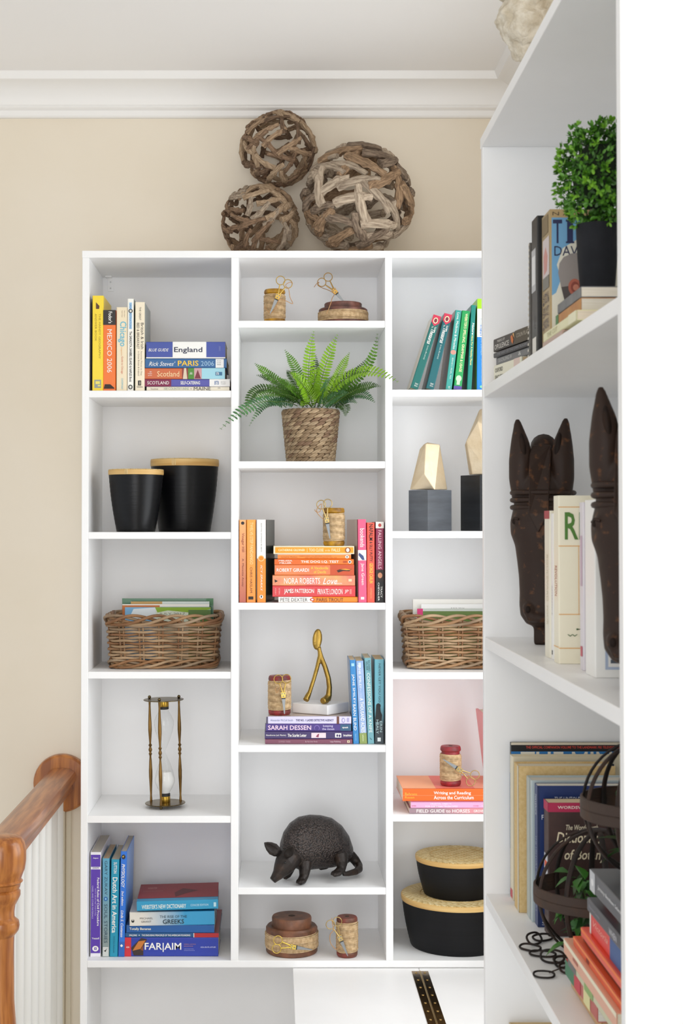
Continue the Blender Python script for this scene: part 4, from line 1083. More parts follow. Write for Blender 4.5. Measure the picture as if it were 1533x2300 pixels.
def magazine(label, x0, x1, yt, Y, base, t, items, color, lean=0.0, group=None, pages='#e9e6df', cat='magazine'):
    o = thing('magazine', label, cat, (X(x0, Y), Y, base), Matrix.Rotation(lean, 3, 'X'), group)
    w = X(x1, Y) - X(x0, Y); h = (Z(yt, Y) - base) / math.cos(lean)
    MB().box(0, 0, 0, w, .0006, h).build('front_cover', color if not isinstance(color, str) else mat(color, .3, coat=.3), o)
    MB().box(.0005, .0007, .0005, w - .001, t - .0007, h - .001).build('pages', page_mat(pages), o)
    MB().box(0, t - .0006, 0, w, t, h).build('back_cover', mat('#d9d9d4', .4), o)
    decals(o, items, (0, 0, h), (w, 0, 0), (0, 0, -h))
z1 = shelf_z(1509)
by = .158
basket('rattan basket full of green and landscape papers, on the left', 371, by, z1, 2)
zb_ = z1 + .0145
g = 'papers standing in the left basket'
magazine('green hardback at the back of the left rattan basket', 274.5, 479, 1344, .19, zb_, .012, [('r', .92, 1, 0, .12, '#5a8a62')], '#1e6a3a', group=g, pages='#e2d9c6')
magazine('pale magazine between the green hardback and the orange one', 294, 470, 1351, .176, zb_, .004, [('r', 0, .4, 0, .06, '#c9a060'), ('r', .4, 1, 0, .2, '#dfe8e4')], '#cfe0da', group=g)
magazine('orange and teal striped magazine in the left basket', 275, 470, 1357, .166, zb_, .005, [('r', 0, .43, .02, .9, '#cf7a3e'), ('r', .43, 1, .05, .9, '#4c8f92')], '#e9e4d8', group=g)
magazine('landscape magazine with blue sky and green grass, front of the left basket', 281, 473, 1364, .153, zb_, .004,
         [('r', 0, .36, 0, 1, '#7fb6de'), ('p', [(.1, .03), (.4, .0), (.36, .25), (.05, .2)], '#e6eef2'), ('r', .36, .76, .05, 1, '#dfe6d2'), ('p', [(.35, 0), (1, 0), (1, .04), (.75, .1), (.5, .06), (.38, .1)], '#8fb52c'), ('r', .74, 1, .05, 1, '#5d7d3a'), ('t', 'JULY 2017', .40, .70, .10, .16, '#8a8a80')], '#a9cde6', group=g)
basket('rattan basket holding white and green papers, on the right', 1027, by, z1, 5, rz=-.02)
g = 'papers standing in the right basket'
magazine('large white folder at the back of the right rattan basket', 926.5, 1118, 1346, .185, zb_, .010, [], '#ece9e2', group=g)
magazine('white magazine in the middle of the right rattan basket', 945, 1118, 1357, .172, zb_, .004, [('t', 'JULY 2016', .38, .56, .06, .10, '#8a8a84')], '#f2f1ef', group=g)
magazine('olive green magazine with a pink corner, front of the right basket', 936, 1118, 1367, .16, zb_, .004, [('r', 0, .07, 0, .2, '#d93a7a'), ('r', .07, 1, 0, .05, '#c9cfc6')], '#66803f', group=g)

# ---------------------------------------------------------------- brass hourglass
def hourglass():
    Y = .118; z = shelf_z(1833); k = K(Y)
    AB = mat('#8a6a3c', .32, 1.0, c2='#5e4526', scale=14)
    ABP = mat('#7a6a4a', .3, 1.0, c2='#5f5138', scale=10)
    BRS = mat('#b08c3a', .25, 1.0)
    o = thing('hourglass', 'tall brass hourglass with three turned posts and white sand', 'hourglass', (X(371, Y, 1812), Y, z), Ry(-.018))
    R = 45 / k
    H = (1812 - 1563) / k
    zb0 = .0085
    zt0 = H - .0125
    for zz, nm in ((zb0, 'base_plate'), (zt0, 'top_plate')):
        MB().lathe([(R - .0008, 0), (R, .0006), (R, .0016), (R - .0008, .0022), (.001, .0022)], 48, Matrix.Translation((0, 0, zz))).build(nm, ABP, o, smooth=30)
    L = zt0 - zb0
    def post(a):
        p = [(.0032, .0), (.0030, .03), (.0024, .06), (.0032, .14), (.0044, .24), (.0045, .30), (.0032, .40), (.0023, .44), (.0030, .455), (.0045, .465), (.0030, .475), (.0026, .482), (.0040, .495), (.0046, .505), (.0040, .515), (.0026, .53), (.0030, .54), (.0046, .55), (.0030, .56), (.0024, .57),
             (.0036, .64), (.0046, .70), (.0044, .76), (.0032, .86), (.0024, .94), (.0028, .98), (.0030, 1.0)]
        M = Matrix.Translation((R * .82 * math.cos(a), R * .82 * math.sin(a), zb0 + .002))
        MB().lathe([(r, u * (L - .002)) for r, u in p], 16, M).build('post', AB, o, smooth=60)
        for zz, s in ((zt0 + .0022, 1), (zb0, -1)):
            MB().ell((R * .82 * math.cos(a), R * .82 * math.sin(a), zz + s * .0036), .0042, nu=14, nv=8).build('ball_foot', ABP, o, smooth='all')
    for a in (-PI / 2 - .18, PI / 2 + 1.1, .45):
        post(a)
    m = bpy.data.materials.new('glass'); m.use_nodes = True
    nt = m.node_tree; nt.nodes.clear()
    out = nt.nodes.new('ShaderNodeOutputMaterial'); mx = nt.nodes.new('ShaderNodeMixShader'); tr = nt.nodes.new('ShaderNodeBsdfTransparent'); gl = nt.nodes.new('ShaderNodeBsdfGlossy'); lw = nt.nodes.new('ShaderNodeLayerWeight')
    tr.inputs[0].default_value = (.975, .98, .98, 1); gl.inputs['Roughness'].default_value = .02; lw.inputs[0].default_value = .5
    pw = nt.nodes.new('ShaderNodeMath'); pw.operation = 'POWER'; pw.inputs[1].default_value = 3.5
    ml = nt.nodes.new('ShaderNodeMath'); ml.operation = 'MULTIPLY_ADD'; ml.inputs[1].default_value = .5; ml.inputs[2].default_value = .03
    nt.links.new(lw.outputs['Facing'], pw.inputs[0]); nt.links.new(pw.outputs[0], ml.inputs[0]); nt.links.new(ml.outputs[0], mx.inputs[0]); nt.links.new(tr.outputs[0], mx.inputs[1]); nt.links.new(gl.outputs[0], mx.inputs[2]); nt.links.new(mx.outputs[0], out.inputs[0])
    cx_ = .0012
    hb = L * .5
    bulb = [(.0115, .0), (.0125, .004), (.019, .016), (.0245, .032), (.0245, .042), (.0215, .060), (.015, .082), (.0085, .100), (.0032, .1125), (.0020, .118)]
    z0 = zb0 + .0245
    half = (L - .049) / 2
    fz = half / .118
    lower = [(r, z0 + q * fz) for r, q in bulb]
    upper = [(r, z0 + 2 * half - q * fz) for r, q in reversed(bulb)]
    MB().lathe(lower + upper[1:], 40, cap=False).build('glass_bulbs', m, o, smooth='all', fix=False)
    sl = [(max(r - .0011, .001), zz) for r, zz in lower if zz < z0 + .060 * fz]
    sl[0] = (.011, z0 + .001)
    sl += [(sl[-1][0] * .7, z0 + .0615 * fz), (.001, z0 + .063 * fz)]
    MB().lathe(sl, 36).build('sand', mat('#efeeec', .9, bump=.1, bscale=900), o, smooth=60)
    for s in (0, 1):
        zc = zb0 + .0022 if s == 0 else zt0 - .0005
        d = 1 if s == 0 else -1
        MB().lathe([(.0125, 0), (.0128, .001 * d), (.0128, .0145 * d), (.0125, .0155 * d)], 32, Matrix.Translation((0, 0, zc))).build('brass_collar', BRS, o, smooth=30)
        MB().lathe([(.0124, .0155 * d), (.0128, .016 * d), (.0126, .0215 * d), (.0118, .0225 * d)], 32, Matrix.Translation((0, 0, zc))).build('black_collar', mat('#1c1a1a', .5), o, smooth=30)
hourglass()

# ---------------------------------------------------------------- gold walking figure on a marble slab
def walker():
    z = zpurple + .0005; Y = .075
    o = thing('walking_figure', 'gold wishbone shaped walking figure on a white marble slab', 'sculpture', (X(718, Y), Y, z))
    L0 = Matrix.Translation((-X(718, Y), -Y, -z))
    th = .0245
    P = [(655.5, .085), (735, .035), (783, .105), (703, .150)]
    v = []
    for zz in (0, th):
        for px, y in P:
            v.append((X(px, y) - X(718, Y), y - Y, zz))
    mar = MB().add(v, [(3, 2, 1, 0), (4, 5, 6, 7), (0, 1, 5, 4), (1, 2, 6, 5), (2, 3, 7, 6), (3, 0, 4, 7)])
    mar.build('marble_base', mat('#ebe9e8', .3, c2='#cdcbcc', scale=9, lo=.5, hi=.75, coat=.2), o, bevel=.002)
    G = mat('#b3934a', .34, 1.0, c2='#8f7236', scale=18, bump=.3, bscale=160)
    def W(px, py, y=Y): return L0 @ pt(px, py, y)
    mb = MB()
    mb.ell(W(712.2, 1437), (11.3 / K(Y), .0052, 24 / K(Y)), Matrix.Rotation(.09, 4, 'Y') @ Matrix.Rotation(.25, 4, 'Z'), 28, 16)
    mb.tube([W(716, 1455), W(717, 1464), W(718, 1474), W(712, 1500), W(704, 1528), W(695, 1556), W(692.5, 1562)], [.0055, .0048, .0055, .0052, .0050, .0052, .0058], 12)
    mb.tube([W(717, 1462), W(721, 1478), W(730, 1500), W(737, 1524), W(739.5, 1545), W(738, 1563), W(734, 1573)], [.0050, .0062, .0062, .0064, .0066, .0076, .0095], 12)
    mb.tube([W(694, 1558), W(690, 1566, Y - .004), W(686.5, 1574, Y - .010)], [.006, .0072, .0078], 12)
    mb.tube([W(737, 1566), W(731, 1573, Y - .006), W(724, 1576, Y - .016)], [.0085, .0098, .0080], 12)
    f = organic('figure', mb, G, o, voxel=.0016, it=5)
    zmin = min(v_.co.z for v_ in f.data.vertices)
    f.location.z = th - zmin - .0004
walker()

# ---------------------------------------------------------------- near bookcase: books with the cover towards the viewer
RF = Rz(-PI / 2)
def front(label, color, xl, Y, base, ytop, t, w, cover=(), spine=(), group=None, **k):
    """upright book: spine faces the room, front cover at depth Y, cover width w (m)"""
    h = Z(ytop, Y) - base
    o = thing('book', label, 'book', (X(xl, Y, ytop), Y + t, base), RF, group)
    book_body(o, t, h, w, color, **k)
    decals(o, cover, (t, 0, h), (0, w, 0), (0, 0, -h))
    spine_decals(o, t, h, spine)
    return o
def side(label, color, Xs, Yn, L, base, t, d=.13, items=(), fan=0.0, group=None, **k):
    """lying book, spine along the shelf and facing the room; Yn = its near end"""
    o = thing('book', label, 'book', (Xs, Yn, base), Rz(-PI / 2 + fan) @ RL, group)
    book_body(o, t, L, d, color, **k)
    spine_decals(o, t, L, items)
    return o, base + t + .0003

# upper shelf ----------------------------------------------------
zA = RS[0] + .0004
g = 'dark books lying at the far end of the upper right shelf'
def far_book(label, c, Xf, Yf, L, base, t, items, fan=.17, **k):
    return side(label, c, Xf + L * math.sin(fan), Yf - L * math.cos(fan), L, base, t, .125, items, fan, g, **k)
o, zz = far_book('thick cream English dictionary lying at the bottom of the dark stack', '#e3e0cc', .3725, -1.045, .145, zA, .031,
    [('t', 'OXFORD', .05, .33, .18, .42, '#5a584e', .01), ('t', 'ENGLISH', .05, .33, .58, .82, '#5a584e', .01), ('r', .72, .93, .0, 1, '#d8c2b8'), ('r', .93, 1, 0, 1, '#e3e0cc')], pages='#d9b88c')
o, zz = far_book('grey paperback lying second from the bottom of the dark stack', '#6e7072', .376, -1.048, .165, zz, .0125, [('t', 'SUCKLING IV', .08, .5, .2, .7, '#c9c9c6'), ('t', '&', .7, .78, .2, .7, '#d9d9d6')], pages='#dcc7a6')
o, zz = far_book('thin black paperback lying third from the bottom of the dark stack', '#3c3d42', .372, -1.045, .19, zz, .0085, [('t', 'THE WAY OF THE DARK ROOMS', .1, .9, .25, .75, '#8f9096')])
o, zz = far_book('thick dark brown art book with white lettering, upper part of the dark stack', '#35302e', .372, -1.045, .215, zz + .0012, .022,
    [('r', .52, 1, 0, 1, '#4d4436'), ('t', 'MARKS OF', .1, .28, .16, .36, '#d9d4cc'), ('t', 'OPULENCE', .03, .38, .48, .86, '#e6e2da'), ('p', [(.42, .3), (.46, .2), (.49, .6), (.47, .9), (.44, .7)], '#c9703a'), ('p', [(.47, .15), (.5, .1), (.51, .5)], '#e0b070'), ('t', 'COLIN PLATT', .56, .86, .25, .55, '#b9b0a0'), ('r', .9, .93, 0, 1, '#7a5a2c')])
o, zz = far_book('thin grey paperback lying askew on top of the dark stack', '#5d5e60', .392, -1.05, .19, zz, .007, [], fan=.22)
g = 'books standing upright on the upper right shelf'
front('thin worn booklet with a black and white spine, upright beside the dark stack', '#57524c', 1189, -1.40, zA, 545, .011, .12, spine=[('r', a / 20, a / 20 + .022, .1, .9, '#d4cdc2') for a in range(20)], group=g)
front('black upright book with a silver panel on its spine, on the upper right shelf', '#0c0c0e', 1205.5, -1.478, zA, 484, .046, .115,
      spine=[('r', .22, .53, .25, .98, '#b9b9bb'), ('r', .27, .48, .35, .9, '#dededf'), ('r', .865, .99, .18, .85, '#d8d5cd'), ('t', 'XII', .7, .8, .4, .6, '#55565a')], group=g)
cover = [('r', 0, 1, 0, .06, '#b59a6c'), ('r', .0, .02, .06, 1, '#b59a6c'), ('r', .02, 1, .06, 1, '#dcd8c8'), ('p', [(.02, .06), (1, .06), (1, .12), (.37, .2), (.15, .28), (.08, .4), (.13, .5), (.07, .6), (.02, .62)], '#6ea2c8'),
         ('t', 'N A T I O N A L', .03, .9, .018, .045, '#4a3c2a'),
         ('t', 'T', .035, .145, .075, .245, '#20264f', .02), ('t', 'I', .205, .275, .075, .245, '#20264f', .0), ('r', .19, .29, .075, .09, '#20264f'), ('r', .19, .29, .232, .245, '#20264f'), ('t', 'DAVID', .05, .47, .265, .335, '#23264a'),
         ('p', [(.095, .46), (.11, .39), (.16, .345), (.25, .32), (.36, .31), (.56, .36), (.58, .75), (.20, .75), (.17, .66), (.13, .56)], '#8f8783'),
         ('p', [(.13, .56), (.24, .55), (.44, .52), (.58, .55), (.58, .78), (.19, .78), (.17, .66)], '#4c4442'),
         ('e', .215, .37, .50, .62, '#b0604c'), ('e', .245, .345, .52, .60, '#8a4234'), ('e', .27, .34, .54, .585, '#c07a64'),
         ('p', [(.20, .72), (.19, .78), (.44, .78), (.44, .7)], '#8a5a44'), ('p', [(.10, .86), (.18, .72), (.44, .78), (.44, .84), (.14, .92)], '#b8363a'), ('p', [(.04, .97), (.12, .86), (.44, .84), (.44, 1), (.04, 1)], '#4a4238')]
front('thick tan paperback novel showing the back of a bald head on its cover', '#a8936c', 1234, -1.5455, zA, 470, .062, .115, cover=cover,
      spine=[('r', .18, .46, .08, .86, '#cfc4c4'), ('p', [(.24, .5), (.32, .25), (.42, .35), (.44, .7), (.3, .75)], '#c98f88'), ('r', .02, .15, .2, .9, '#7f6d4e'), ('r', .46, .55, .1, .85, '#7c7a72'), ('t', 'HOTEL', .58, .66, .15, .85, '#5a5460'), ('t', 'DU LAC', .68, .75, .15, .85, '#5a5460'), ('t', 'NOVEL', .77, .84, .15, .85, '#5a5460')], group=g)
g = 'books lying under the clipped plant'
o, zz = side('thin pinkish book at the bottom of the stack under the clipped plant', '#b99c8e', .364, -1.69, .135, zA, .007, .13, [], group=g, pages='#e8dfd0', hard=1)
o, zz = side('pale cream book lying second from bottom under the clipped plant', '#e0dcb2', .3655, -1.775, .222, zz, .0125, .14, [('t', 'THE CUT', .12, .45, .25, .75, '#b9b58c'), ('r', .78, 1, 0, 1, '#e6e2c4')], group=g, pages='#e8d9c4')
o, zz = side('orange brown paperback lying second from top under the clipped plant', mat('#c08a48', .5, c2='#a86a38', scale=20), .3725, -1.766, .16, zz, .016, .125, [('r', 0, .12, 0, 1, '#4f7d48')], group=g, pages='#dcd6cc')
o, zpot = side('grey paperback lying directly under the black plant pot', mat('#77787a', .45, c2='#55575a', scale=25), .3722, -1.767, .147, zz, .0134, .125, [], group=g, pages='#e4dcd0')

def topiary():
    Y = -1.70
    x = X(1341, Y, 640)
    o = thing('topiary', 'round clipped green plant in a black pot standing on lying books', 'plant', (x, Y, zpot + .0006))
    POT = mat('#1b1c20', .75, c2='#222327', scale=30, spec=.2)
    h = .088
    MB().lathe([(.0205, 0), (.0215, .001), (.0245, .04), (.0262, .07), (.0268, h), (.0250, h), (.0245, h - .006), (.001, h - .006)], 48).build('pot', POT, o, smooth=40)
    q = random.Random(9)
    c = Vector((.004, 0, .151))
    R = Vector((.056, .056, .072))
    MB().tube([(0, 0, h - .01), (.002, 0, .12)], .004, 8).build('stem', mat('#3a2a1c', .8), o)
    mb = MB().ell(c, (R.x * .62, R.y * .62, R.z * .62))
    mb.build('shade_core', mat('#16240c', .9), o)  # dark core puts the shade between the leaves into colour
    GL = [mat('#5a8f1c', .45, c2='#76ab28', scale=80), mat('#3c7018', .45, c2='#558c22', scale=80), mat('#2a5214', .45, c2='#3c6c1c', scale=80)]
    fol = [MB(), MB(), MB()]
    for i in range(980):
        z_ = q.uniform(-1, 1); a = q.uniform(0, 2 * PI); s_ = math.sqrt(1 - z_ * z_)
        n_ = Vector((s_ * math.cos(a), s_ * math.sin(a), z_))
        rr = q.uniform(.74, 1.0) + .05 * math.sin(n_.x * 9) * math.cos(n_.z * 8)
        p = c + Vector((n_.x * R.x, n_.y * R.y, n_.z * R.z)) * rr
        ci = 0 if rr > .93 and q.random() < .6 else (1 if rr > .84 else 2)  # deeper leaves take darker greens, inner shade painted in
        for j in range(5):
            d = (n_ * q.uniform(.2, 1.0) + Vector((q.uniform(-1, 1), q.uniform(-1, 1), q.uniform(-1, 1))) * .9).normalized()
            L = q.uniform(.0055, .0092)
            e = d.cross(n_ + Vector((q.uniform(-.4, .4), q.uniform(-.4, .4), .3))).normalized() * L * .24
            u = d.cross(e).normalized() * L * .1
            fol[ci].add([p, p + d * L * .35 + e + u, p + d * L * .75 + e * .85 + u * .5, p + d * L, p + d * L * .75 - e * .85 + u * .5, p + d * L * .35 - e + u, p + d * L * .5],
                        [(0, 1, 6), (1, 2, 6), (2, 3, 6), (3, 4, 6), (4, 5, 6), (5, 0, 6)])
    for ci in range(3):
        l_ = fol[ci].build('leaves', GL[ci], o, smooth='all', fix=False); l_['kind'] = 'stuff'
topiary()

# middle shelf ---------------------------------------------------
zB = RS[1] + .0004
HORSE = mat('#32241d', .5, c2='#5c3c26', scale=75, lo=.58, hi=.68, bump=.25, bscale=60, spec=.22)
HORSE2 = mat('#201611', .6, c2='#38261a', scale=25, lo=.55, hi=.8, bump=.25, bscale=60, spec=.15)  # darker copy of the wood: painted shade for ears and nostrils, also eyes
def horse(label, x, Y, s, yaw):
    o = thing('horse_head', label, 'sculpture', (x, Y, zB), Matrix.Rotation(yaw, 3, 'Z') @ Matrix.Scale(s, 3), 'carved horse heads')
    # local: faces -y, nose down.  rings: z, forward, half width, half depth
    rings = [(.030, .010, .016, .016), (.034, .010, .026, .022), (.048, .012, .035, .027), (.066, .012, .0365, .030), (.085, .010, .0362, .031), (.110, .008, .0375, .033), (.135, .006, .0405, .036),
             (.160, .004, .044, .041), (.180, .002, .0515, .045), (.198, .0, .0525, .047), (.218, -.004, .0485, .048), (.240, -.010, .0455, .047), (.262, -.014, .045, .046), (.280, -.018, .042, .043), (.295, -.022, .037, .039), (.308, -.026, .028, .031), (.316, -.028, .014, .016)]
    mb = MB()
    v, f = [], []
    n = 28
    for z_, fw, hw, hd in rings:
        for k_ in range(n):
            a = 2 * PI * k_ / n
            c_, s_ = math.cos(a), math.sin(a)
            ex = .72
            xx = math.copysign(abs(c_) ** ex, c_) * hw * (1 - .12 * (s_ < 0) * abs(s_))
            yy = math.copysign(abs(s_) ** ex, s_) * hd - fw
            v.append((xx, yy, z_))
    for i in range(len(rings) - 1):
        for k_ in range(n):
            f.append((i * n + k_, i * n + (k_ + 1) % n, (i + 1) * n + (k_ + 1) % n, (i + 1) * n + k_))
    f += [tuple(reversed(range(n))), tuple(range((len(rings) - 1) * n, len(rings) * n))]
    mb.add(v, f)
    # pedestal, neck, brow ridges, nostrils, lips
    mb.box(-.013, -.018, 0, .013, .016, .05)
    mb.tube([(0, .02, .312), (0, .05, .29), (0, .062, .24), (0, .058, .16), (0, .05, .12)], [.022, .034, .040, .036, .028], 18)
    for s_ in (-1, 1):
        mb.ell((s_ * .034, -.030, .200), (.011, .012, .010))
        mb.ell((s_ * .018, -.038, .058), (.010, .010, .012))
        mb.tube([(s_ * .031, -.008, .235), (s_ * .033, -.010, .270), (s_ * .0325, -.010, .300), (s_ * .0350, -.009, .330), (s_ * .0378, -.007, .353), (s_ * .039, -.006, .3635), (s_ * .039, -.006, .3685)], [.017, .0200, .0205, .0150, .0084, .0055, .0022], 16)
    mb.tube([(-.02, -.036, .046), (0, -.042, .044), (.02, -.036, .046)], .0075, 10)
    body = organic('head', mb, HORSE, o, voxel=.0028, it=5)
    # ear hollows painted as dark ovals for shade, forelock, bridle, mane, eyes
    for s_ in (-1, 1):
        M = Matrix.Rotation(.10 * s_, 4, 'Y')
        MB().ell((s_ * .028, -.0225, .316), (.0055, .005, .028), M).build('ear_shade', HORSE2, o, smooth='all')
        MB().ell((s_ * .0405, -.034, .199), (.0042, .006, .0045)).build('eye', HORSE2, o, smooth='all')
        e_ = MB().tube([(s_ * .033, -.0425, .203), (s_ * .0405, -.0385, .2055), (s_ * .0455, -.030, .2015)], .0018, 8).build('eyelid', HORSE, o, smooth='all')
        MB().ell((s_ * .018, -.0455, .058), (.0045, .003, .006)).build('nostril', HORSE2, o, smooth='all')
    lock = MB()
    lv = [(-.0175, -.018, .308), (.0175, -.018, .308), (.017, -.027, .285), (.0165, -.034, .255), (.0155, -.044, .212), (.0, -.0475, .182), (-.0155, -.044, .212), (-.0165, -.034, .255), (-.017, -.027, .285), (-.015, -.002, .324), (.015, -.002, .324)]
    lv = [(a, b - .008, c) for a, b, c in lv]
    bk = [(a * .96, b + .016, c) for a, b, c in lv]
    nL = len(lv)
    order = [9, 10, 1, 2, 3, 4, 5, 6, 7, 8, 0]
    lock.v = [lv[i] for i in order] + [bk[i] for i in order]
    lock.f = [tuple(range(nL)), tuple(reversed(range(nL, 2 * nL)))] + [((i + 1) % nL, i, nL + i, nL + (i + 1) % nL) for i in range(nL)]
    lock.build('forelock', HORSE, o, bevel=.0015)
    for z_ in (.2225, .2345, .2465):
        P_ = []
        for k_ in range(40):
            a = 2 * PI * k_ / 40
            c_, s_ = math.cos(a), math.sin(a)
            P_.append((math.copysign(abs(c_) ** .72, c_) * .0495 * (1 - .1 * (s_ < 0) * abs(s_)), math.copysign(abs(s_) ** .72, s_) * .0475 + .008, z_))
        MB().tube(P_, .0042, 8, closed=True).build('bridle_band', HORSE, o, smooth='all')
    mane = MB().tube([(0, -.002, .312), (0, .02, .322), (0, .05, .314), (0, .085, .28), (0, .098, .22), (0, .092, .14)], [.016, .022, .025, .024, .022, .016], 16)
    mane.build('mane', HORSE, o, smooth='all')
    return o
horse('carved dark wooden horse head at the far end of the shelf, facing out', .4345, -1.155, 1.0, -.30)
horse('nearer carved dark horse head, cut off by the white end panel', .4245, -1.818, .975, -.42)
g = 'white and cream books between the horse heads'
front('cream book with a red top edge on its spine, right beside the far horse head', '#ebe6d4', 1233, -1.415, zB, 1147, .040, .14, spine=[('r', 0, .055, 0, 1, '#a93c44'), ('t', 'BOULEVARD', .3, .62, .3, .6, '#d4cdb4'), ('t', 'FOUR', .65, .78, .3, .6, '#d4cdb4')], group=g)
front('thin white book between two cream books on the horse shelf', '#f0efec', 1241, -1.436, zB, 1153, .018, .135, spine=[('t', 'REFERENCE', .5, .7, .3, .6, '#b9b9b6'), ('r', .94, .97, .3, .6, '#333')], group=g)
og = '#e2ac66'
front('cream book with big green capitals and thin orange lines on its cover', '#efe9d2', 1253, -1.504, zB, 1113, .036, .135,
      cover=[('r', 0, 1, .066, .071, og), ('r', 0, 1, .298, .303, og), ('r', .205, .211, .303, .704, og), ('r', 0, 1, .704, .709, og), ('r', 0, 1, .905, .91, og), ('t', 'RI', .065, .245, .10, .262, '#4a7a2c', .03), ('t', 'VERS', .27, .85, .10, .262, '#4a7a2c', .03), ('t', 'M A R K', .18, .5, .79, .80, '#4a6a3c', .02), ('t', 'W I L D E', .085, .5, .825, .838, '#4a6a3c', .02)],
      spine=[('t', 'REVOLUTION', .42, .6, .3, .75, '#b0644c'), ('r', .9, .905, 0, 1, og)], group=g)
front('thin pale pink book half hidden by the nearer horse head', '#dcd6dc', 1308, -1.60, zB, 1128, .022, .13, spine=[('r', .2, .5, .2, .8, '#c9b0c0'), ('r', .86, .92, .2, .8, '#c25a6a')], group=g)
front('tall white book with a small landscape photo low on its cover', '#efeeea', 1334, -1.694, zB, 1122, .058, .15,
      cover=[('r', .085, .9, .70, .955, '#a9b6cc'), ('r', .11, .9, .71, .94, '#e6e4e0'), ('r', .13, .9, .80, .92, '#4b5560'), ('p', [(.13, .80), (.25, .76), (.4, .80), (.4, .86), (.13, .9)], '#c9cdd2'), ('p', [(.2, .92), (.25, .82), (.33, .84), (.36, .92)], '#23282c'), ('p', [(.14, .8), (.17, .77), (.2, .8)], '#c98a3a')], group=g)

# lower shelf ----------------------------------------------------
zC = RS[2] + .0004
g = 'books leaning against the end panel of the lower right shelf'
fr_ = [('p', [(.30, .17), (.33, .155), (.36, .17)], '#d8572e'), ('p', [(.345, .145), (.355, .138), (.385, .16), (.38, .165)], '#d9762e'), ('p', [(.385, .125), (.395, .12), (.41, .16), (.405, .165)], '#6fa83a'), ('p', [(.41, .12), (.42, .118), (.43, .16), (.425, .165)], '#4c8a2e'), ('p', [(.49, .118), (.5, .122), (.47, .16), (.465, .16)], '#b0703a'), ('p', [(.54, .128), (.56, .135), (.50, .165), (.49, .16)], '#5d9a34'), ('p', [(.52, .17), (.56, .155), (.59, .165), (.58, .172)], '#4c8a2e')]
front('tall black and blue book whose cover starts with a red line, against the end panel', '#16171a', 1147, -1.018, zC, 1669, .014, .205,
      cover=[('r', 0, 1, 0, .012, '#d8cdb8'), ('r', .0, 1, .055, .3, '#2a78b8'), ('t', 'THE OFFICIAL COMPANION VOLUME TO THE LANDMARK PBS TELEVISION SERIES', .125, .955, .019, .036, '#d8493c', .01), ('t', 'THE MIND', .08, 1.0, .057, .22, '#ece7d6', .04)], spine=[('r', .2, .7, .2, .9, '#3a6a9a'), ('r', .97, 1, .2, .9, '#222')], group=g)
front('beige hardback standing in front of the black and blue book', '#ddd3b8', 1150, -1.049, zC, 1699, .026, .19, hard=1, pages='#d9cfb2', group=g, spine=[('r', .93, .99, .1, .9, '#c9505a')])
front('thin navy book standing between the beige and the tan one', '#20263a', 1158, -1.072, zC, 1716, .016, .165, group=g, spine=[('t', 'GARDENS OF THE WORLD', .3, .85, .3, .7, '#d9d9d0')])
front('tan rough paper hardback with a painted burst of green and red leaves', mat('#d9bd88', .9, c2='#cfb078', scale=200), 1164, -1.127, zC, 1721, .048, .159, cover=fr_, hard=1, pages='#d8cdb6', group=g, spine=[('r', 0, 1, 0, .3, '#cfc6b0')])
front('pale blue grey hardback with a bare spine on the lower right shelf', '#b4c0c2', 1193, -1.185, zC, 1753, .050, .175, hard=1, pages='#cfccc4', group=g, spine=[('r', 0, 1, .30, .36, '#98a6a9')])
front('navy blue hardback lettered in white, behind the brown dictionary', '#24376c', 1206, -1.215, zC, 1765, .026, .165,
      cover=[('r', .0, .02, 0, 1, '#1c2c58'), ('t', 'THE UNTOLD STORY OF', .165, .62, .078, .112, '#e4e6ea'), ('t', 'THE', .08, .155, .15, .18, '#e4e6ea'), ('t', 'FACTORY THAT WON', .04, .6, .205, .24, '#e4e6ea'), ('t', 'SPRING AT LAST', .04, .6, .96, .985, '#e4e6ea')], spine=[('t', 'MAVERICK', .07, .22, .3, .7, '#dfe3ea'), ('t', 'THE HISTORY OF THE WORKS', .36, .9, .3, .6, '#aeb8cc')], pages='#d9d6ce', group=g)
front('brown dictionary of plants with a crimson top band on the lower right shelf', mat('#4b332e', .5, c2='#3a2724', scale=20), 1230, -1.268, zC, 1803, .036, .125,
      cover=[('r', 0, 1, 0, .07, '#b3254f'), ('t', 'WORDSWORTH', .12, .62, .024, .046, '#efe2d8', .02), ('t', 'The Wordsworth', .22, .62, .165, .205, '#e8dcc0', .01, .25), ('t', 'Dictionary', .10, .68, .22, .325, '#ecdfbe', .015, .25), ('t', 'of Botany', .20, .72, .35, .45, '#ecdfbe', .015, .25), ('t', 'GEORGE USHER', .42, .7, .52, .545, '#b09a80')],
      spine=[('r', 0, .07, 0, 1, '#b3254f'), ('r', .4, .75, .1, .9, '#c9cdd6'), ('r', .45, .5, .2, .8, '#d8582e')], pages='#d6bd92', group=g)

